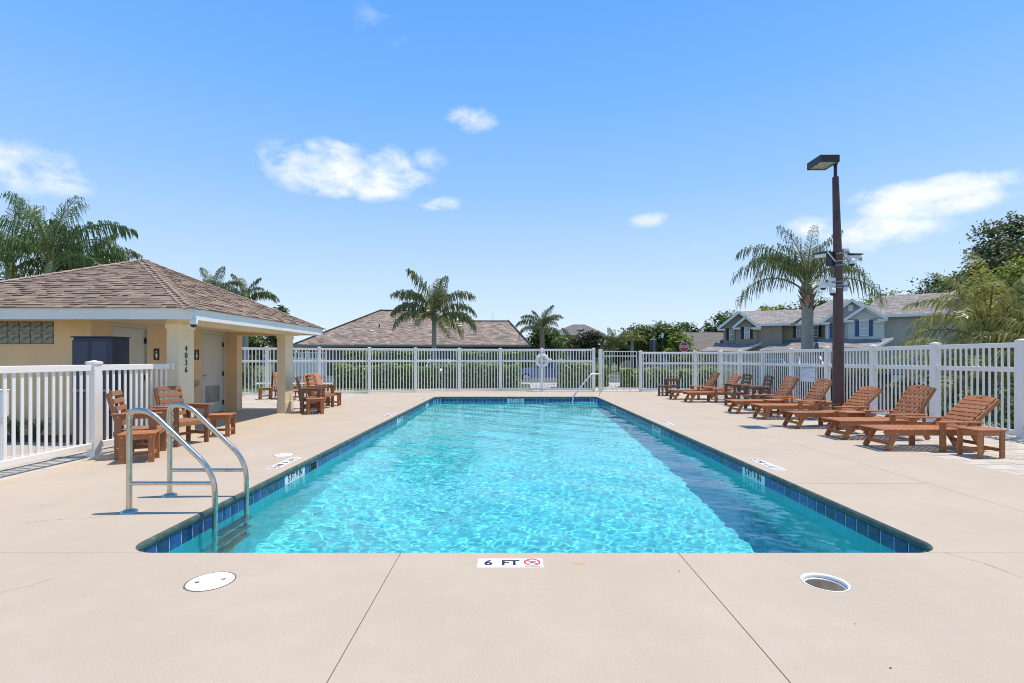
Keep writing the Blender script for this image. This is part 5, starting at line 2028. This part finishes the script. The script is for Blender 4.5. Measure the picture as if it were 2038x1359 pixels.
part('wall', MB().box(29.75 - 36, 35.25 - 36, 48 - 50, 1, 0, 5.3), M['greywall'], h3)
part('wall', MB().box(31.9 - 36, 35.25 - 36, 47.7 - 50, 47.997 - 50, 0, 5.2), M['greywall'], h3)
part('wall', MB().box(35.253 - 36, 47 - 36, 49.2 - 50, 6, 0, 5.33), M['greywall2'], h3)
m = MB()
slab_roof(m, [W3(33.0, 48.5, 5.39), W3(41.2, 48.5, 5.39), W3(42.0, 54, 7.6), W3(35.4, 54, 7.6)])
slab_roof(m, [W3(41.2, 48.5, 5.39), W3(55, 48.5, 5.39), W3(50.5, 57, 9.2), W3(46.5, 57, 9.2), W3(42.0, 54, 7.6)])
slab_roof(m, [W3(35.4, 54, 7.6), W3(42, 54, 7.6), W3(46.5, 57, 9.2), W3(46, 66, 5.4), W3(33, 60, 5.4)])
part('roof', m, M['roofB'], h3)
part('fascia', MB().box(35.0 - 36, 47 - 36, 48.42 - 50, 48.5 - 50, 5.18, 5.42), M['white'], h3)
gable(h3, 32.24 - 36, 47.4 - 50, 55 - 50, 4.98, 2.95, 1.95, 'greywall2', 'roofB')
gable(h3, 33.45 - 36, 47.0 - 50, 51 - 50, 5.10, 1.95, 1.20, 'greywall', 'roofB')
a, zt_ = XZ(1693.5, 608.5, 47.7)
b, zb_ = XZ(1703, 621, 47.7)
part('gable_vent', MB().box(a - 36, b - 36, 47.78 - 50, 47.846 - 50, zb_, zt_), M['white'], h3)
for (px0, px1, pa, pb, D, hd_) in ((1716, 1734, 640, 670, 47.67, True), (1660, 1674, 643, 673, 47.97, True)):
    a, zt_ = XZ(px0, pa, D)
    b, zb_ = XZ(px1, pb, D)
    window(h3, (a + b) / 2 - 36, D - 50, zb_, zt_, b - a, 2, 4, 'pane_lt', 'shutter_blu', .36, hd_)
m = MB()
slab_roof(m, [W3(29.0, 44.8, 2.45), W3(34.2, 44.8, 2.45), W3(36.0, 47.9, 3.28), W3(28.9, 47.9, 3.28)])
part('lower_roof', m, M['roofB'], h3)
part('rake_trim', MB().bar(W3(34.25, 44.75, 2.39), W3(36.05, 47.85, 3.23), .06, .22, (1, -.6, 0)), M['white'], h3)
part('wall', MB().box(29.8 - 36, 34.6 - 36, 45.6 - 50, 47.69 - 50, 0, 2.5), M['greywall2'], h3)
part('downpipe', MB().tube([W3(29.7, 47.9, 5.0), W3(29.9, 47.95, 4.75), W3(29.9, 47.95, .2)], .05, 8), M['white'], h3)



def set_askew(h, corner, local, deg, sc):
    c, s_ = math.cos(R(deg)), math.sin(R(deg))
    lx, ly = local[0] * sc, local[1] * sc
    h.rotation_euler.z = R(deg)
    h.scale = (sc, sc, 1)
    h.location = (corner[0] - (c * lx - s_ * ly), corner[1] - (s_ * lx + c * ly), 0)


set_askew(h2, (23.5, 56.2), (23.5 - 30, 56.2 - 58), -23, .87)
set_askew(h3, (29.75, 48), (29.75 - 36, 48 - 50), -30, .81)

# far house with grey brown hip roof
h4 = empty('house', (9.5, 73, 0), 0, 'far cream house with grey brown hipped roof between the palms', 'house', 'houses beyond the pool')
m = MB()
e0, e1, e2, e3 = P(1095, 664, 70, (9.5, 73)), P(1205, 664, 70, (9.5, 73)), P(1205, 664, 70, (9.5, 73)), P(1095, 664, 70, (9.5, 73))
e1 = (e1[0], e1[1], e0[2])
e2 = (e1[0], 9, e0[2])
e3 = (e0[0], 9, e0[2])
k0, k1 = P(1140, 645.6, 76, (9.5, 73)), P(1164, 645.6, 76, (9.5, 73))
for pl in ([e0, e1, k1, k0], [e1, e2, k1], [e2, e3, k0, k1], [e3, e0, k0]):
    m.poly(pl)
part('roof', m, M['roofC'], h4)
part('wall', MB().box(e0[0] + .5, e1[0] - .5, e0[1] + .5, 8.5, 0, e0[2] - .01), M['tanwall'], h4)
part('fascia', MB().box(e0[0], e1[0], e0[1] - .08, e0[1] - .002, e0[2] - .22, e0[2]), M['white'], h4)
part('skylight', MB().box(k0[0] + .2, k0[0] + .9, -1.4, -.8, k0[2] - 1.0, k0[2] - .55), M['white'], h4)
for px in (1103, 1122, 1190):
    a, _ = XZ(px, 680, 70)
    window(h4, a - 9.5, e0[1] + .497, 2.9, 4.3, 1.1, 2, 2, 'pane', 'shutter_blk', .4)

# long low house right of the stop sign
h5 = empty('house', (22, 64, 0), 0, 'single storey house with long low grey brown roof behind the stop sign', 'house', 'houses beyond the pool')
m = MB()
o5 = (22, 64)
e0, e1 = P(1290, 696, 58, o5), P(1465, 696, 58, o5)
k0, k1 = P(1352, 661.5, 66, o5), P(1465, 663, 66, o5)
k1 = (k1[0], k1[1], k0[2])
for pl in ([e0, e1, k1, k0], [(e0[0], 12, e0[2]), e0, k0], [(e1[0], 12, e1[2]), (e0[0], 12, e0[2]), k0, k1]):
    m.poly(pl)
part('roof', m, M['roofC'], h5)
part('wall', MB().box(e0[0] + .6, e1[0] - .6, e0[1] + .6, 11, 0, e0[2] - .01), M['tanwall'], h5)
for (pa, pb) in ((1286, 1305), (1311, 1331)):
    a, b = XZ(pa, 700, 58.5)[0], XZ(pb, 700, 58.5)[0]
    gd = MB()
    for k in range(4):
        gd.box(max(a - 22, e0[0] + .65), b - 22, e0[1] + .52, e0[1] + .595, .03 + k * .53, .53 + k * .53)
    part('garage_door', gd, M['white'], h5)

# white vinyl screen beside the tan roofed house
pf = empty('privacy_screen', (-16.5, 41.2, 0), 0, 'white vinyl privacy panels with open lattice top beside the tan roofed house', 'screen')
for k in range(3):
    part('post', MB().box(-1.6 + 1.55 * k - .06, -1.6 + 1.55 * k + .06, -.06, .06, 0, 2.05), M['vinyl'], pf)
for k in range(2):
    x0 = -1.54 + 1.55 * k
    for j in range(9):
        part('board', MB().box(x0 + .158 * j + .004, x0 + .158 * j + .154, -.015, .015, .12, 1.40), M['vinyl'], pf)
    part('rail', MB().box(x0, x0 + 1.43, -.025, .025, 1.402, 1.48).box(x0, x0 + 1.43, -.025, .025, 1.88, 1.96).box(x0, x0 + 1.43, -.025, .025, .04, .118), M['vinyl'], pf)
    lt = MB()
    for j in range(10):
        lt.box(x0 + .142 * j + .05, x0 + .142 * j + .09, -.008, .008, 1.481, 1.879)
    part('lattice', lt, M['vinyl'], pf)

# white two-rail fence on the right
rfn = empty('rail_fence', (12.9, 16.2, 0), 0, 'low white two rail fence on the grass beyond the right picket fence', 'fence')
for k in range(4):
    part('post', MB().box(2.0 * k - .05, 2.0 * k + .05, -.05, .05, -.03, 1.0), M['vinyl'], rfn)
for k in range(3):
    for z in (.55, .82):
        part('rail', MB().box(2.0 * k + .052, 2.0 * k + 1.948, -.02, .02, z, z + .09), M['vinyl'], rfn)

# ------------------------------------------------------------------ street things


def car(x, y, rz, label, paint, z=0.0, suv=False):
    t = empty('parked_car', (x, y, z - .026), rz, label, 'car', 'parked cars beyond the fences')
    hw = .88
    top = 1.66 if suv else 1.43
    bw = MB()
    body = [(-2.2, .38), (-2.22, .72), (-2.05, .92), (-1.0 if not suv else -1.95, .98), (.95, .98), (1.95, .84), (2.2, .68), (2.22, .38)]
    bw.prism(body, -hw, hw, 'y')
    for sx in (-1.35, 1.38):
        for s in (-1, 1):
            bw.prism([(sx + .40 * math.cos(R(a)), .40 + .36 * math.sin(R(a))) for a in range(0, 181, 20)], s * (hw + .002), s * (hw + .03), 'y')
    part('body', bw, M[paint], t)
    c0 = -1.75 if not suv else -2.05
    cab = [(c0, .98), (c0 + (.65 if not suv else .25), top - .05), (.15, top), (1.0, .98)]
    v0, v1 = hw - .06, hw - .20
    vs = []
    for s in (-1, 1):
        for (px_, pz) in cab:
            vs.append((px_, s * (v0 if pz < 1.0 else v1), pz))
    gl = MB().add(vs, [(0, 1, 2, 3), (7, 6, 5, 4), (0, 4, 5, 1), (2, 6, 7, 3)])
    part('windows', gl, M['carglass'], t)
    rf_ = MB().add([(cab[1][0] - .02, -v1 - .01, top - .05), (cab[1][0] - .02, v1 + .01, top - .05), (.2, v1 + .01, top + .005), (.2, -v1 - .01, top + .005),
                    (cab[1][0] - .02, -v1 - .01, top - .10), (cab[1][0] - .02, v1 + .01, top - .10), (.2, v1 + .01, top - .045), (.2, -v1 - .01, top - .045)],
                   [(0, 3, 2, 1), (4, 5, 6, 7), (0, 1, 5, 4), (2, 3, 7, 6), (1, 2, 6, 5), (3, 0, 4, 7)])
    for s in (-1, 1):
        for (a, b) in ((cab[0], cab[1]), (cab[3], cab[2])):
            rf_.bar((a[0], s * v0, a[1]), (b[0], s * (v1 + .005), b[1]), .07, .06, (0, 1, 0))
        rf_.bar((-.45, s * (v0 + .004), .98), (-.45, s * (v1 + .008), top - .03), .05, .08, (0, 1, 0))
    part('roof', rf_, M[paint], t)
    for sx in (-1.35, 1.38):
        for s in (-1, 1):
            w_ = part('wheel', MB().prism([(sx + .33 * math.cos(R(a)), .33 + .33 * math.sin(R(a))) for a in range(0, 360, 20)], s * (hw - .2), s * (hw + .035), 'y'), M['tyre'], t)
            part('rim', MB().prism([(sx + .21 * math.cos(R(a)), .33 + .21 * math.sin(R(a))) for a in range(0, 360, 30)], s * (hw + .036), s * (hw + .045), 'y'), M['rim'], w_)
    for s in (-1, 1):
        a_, b_ = sorted((s * .45, s * .82))
        part('headlight', MB().box(2.16, 2.235, a_, b_, .62, .74), M['lantern'], t)
        part('tail_light', MB().box(-2.245, -2.17, a_, b_, .70, .86), M['stopred'], t)


car(2.35, 33.4, PI, 'light blue car on the road behind the ring buoy', 'carblue', -.12)
car(-5.25, 37.0, -PI / 2 + .1, 'white car seen over the hedge under the middle palm', 'carwhite', -.05)
car(20.9, 40.5, -PI / 2 - .5, 'pale blue car beyond the fence, left of the big palm trunk', 'carsilver', -.02)
car(24.1, 41.0, -PI / 2 - .4, 'white car beyond the fence between the big palm trunk and the lamp pole', 'carwhite', 0, True)

# stop sign
D = 40
sx_, sz_ = XZ(1361.5, 690.5, D)
ss_ = empty('stop_sign', (sx_, D, 0), 0, 'red octagonal stop sign on a post beyond the gate', 'road sign')
part('post', MB().box(-.03, .03, .0, .05, -.03, sz_ + .62), M['galv'], ss_)
o8 = [(.39 * math.cos(R(22.5 + 45 * k)), sz_ + .39 * math.sin(R(22.5 + 45 * k))) for k in range(8)]
i8 = [(.355 * math.cos(R(22.5 + 45 * k)), sz_ + .355 * math.sin(R(22.5 + 45 * k))) for k in range(8)]
part('sign_border', MB().prism(o8, -.012, -.004, 'y'), M['white'], ss_)
part('sign_face', MB().prism(i8, -.016, -.0125, 'y'), M['stopred'], ss_)
o = link('lettering', text_mesh('STOP', .30, M['white'], .006), ss_)
place(o, (0, -.019, sz_), (1, 0, 0), (0, 0, 1))
o.scale = (.86, 1, 1)
part('street_blade', MB().box(-.02, .02, -.28, .30, sz_ + .46, sz_ + .60), mat('street_sign_green', (.01, .13, .06), .4), ss_)

sx_, sz_ = XZ(1301, 685.5, D)
nb = empty('navy_banner', (sx_, D + .2, 0), 0, 'navy blue banner on a grey post left of the stop sign', 'banner')
part('post', MB().tube([(.06, -.06, -.03), (.06, -.06, sz_ + .62)], .035, 8).lathe([(.06, 0), (.07, .05), (.001, .11)], (.06, -.06, sz_ + .6), 10), M['galv'], nb)
part('banner', MB().box(-.27, .27, -.015, .015, sz_ - .45, sz_ + .42, 0, .005), M['navy'], nb)
sx_, sz_ = XZ(1318, 668.5, 45)
lan = empty('street_lantern', (sx_, 45, 0), 0, 'black lantern post with white glass between the banner and the stop sign', 'street lamp')
part('post', MB().tube([(0, 0, -.03), (0, 0, .6), (0, 0, sz_ - .18)], [.09, .05, .04], 10), M['metal_dark'], lan)
part('lantern', MB().lathe([(.08, -.18), (.16, .12), (.15, .13)], (0, 0, sz_), 10), M['lantern'], lan)
part('lantern_cap', MB().lathe([(.19, .131), (.10, .24), (.02, .28), (.001, .34)], (0, 0, sz_), 10), M['metal_dark'], lan)
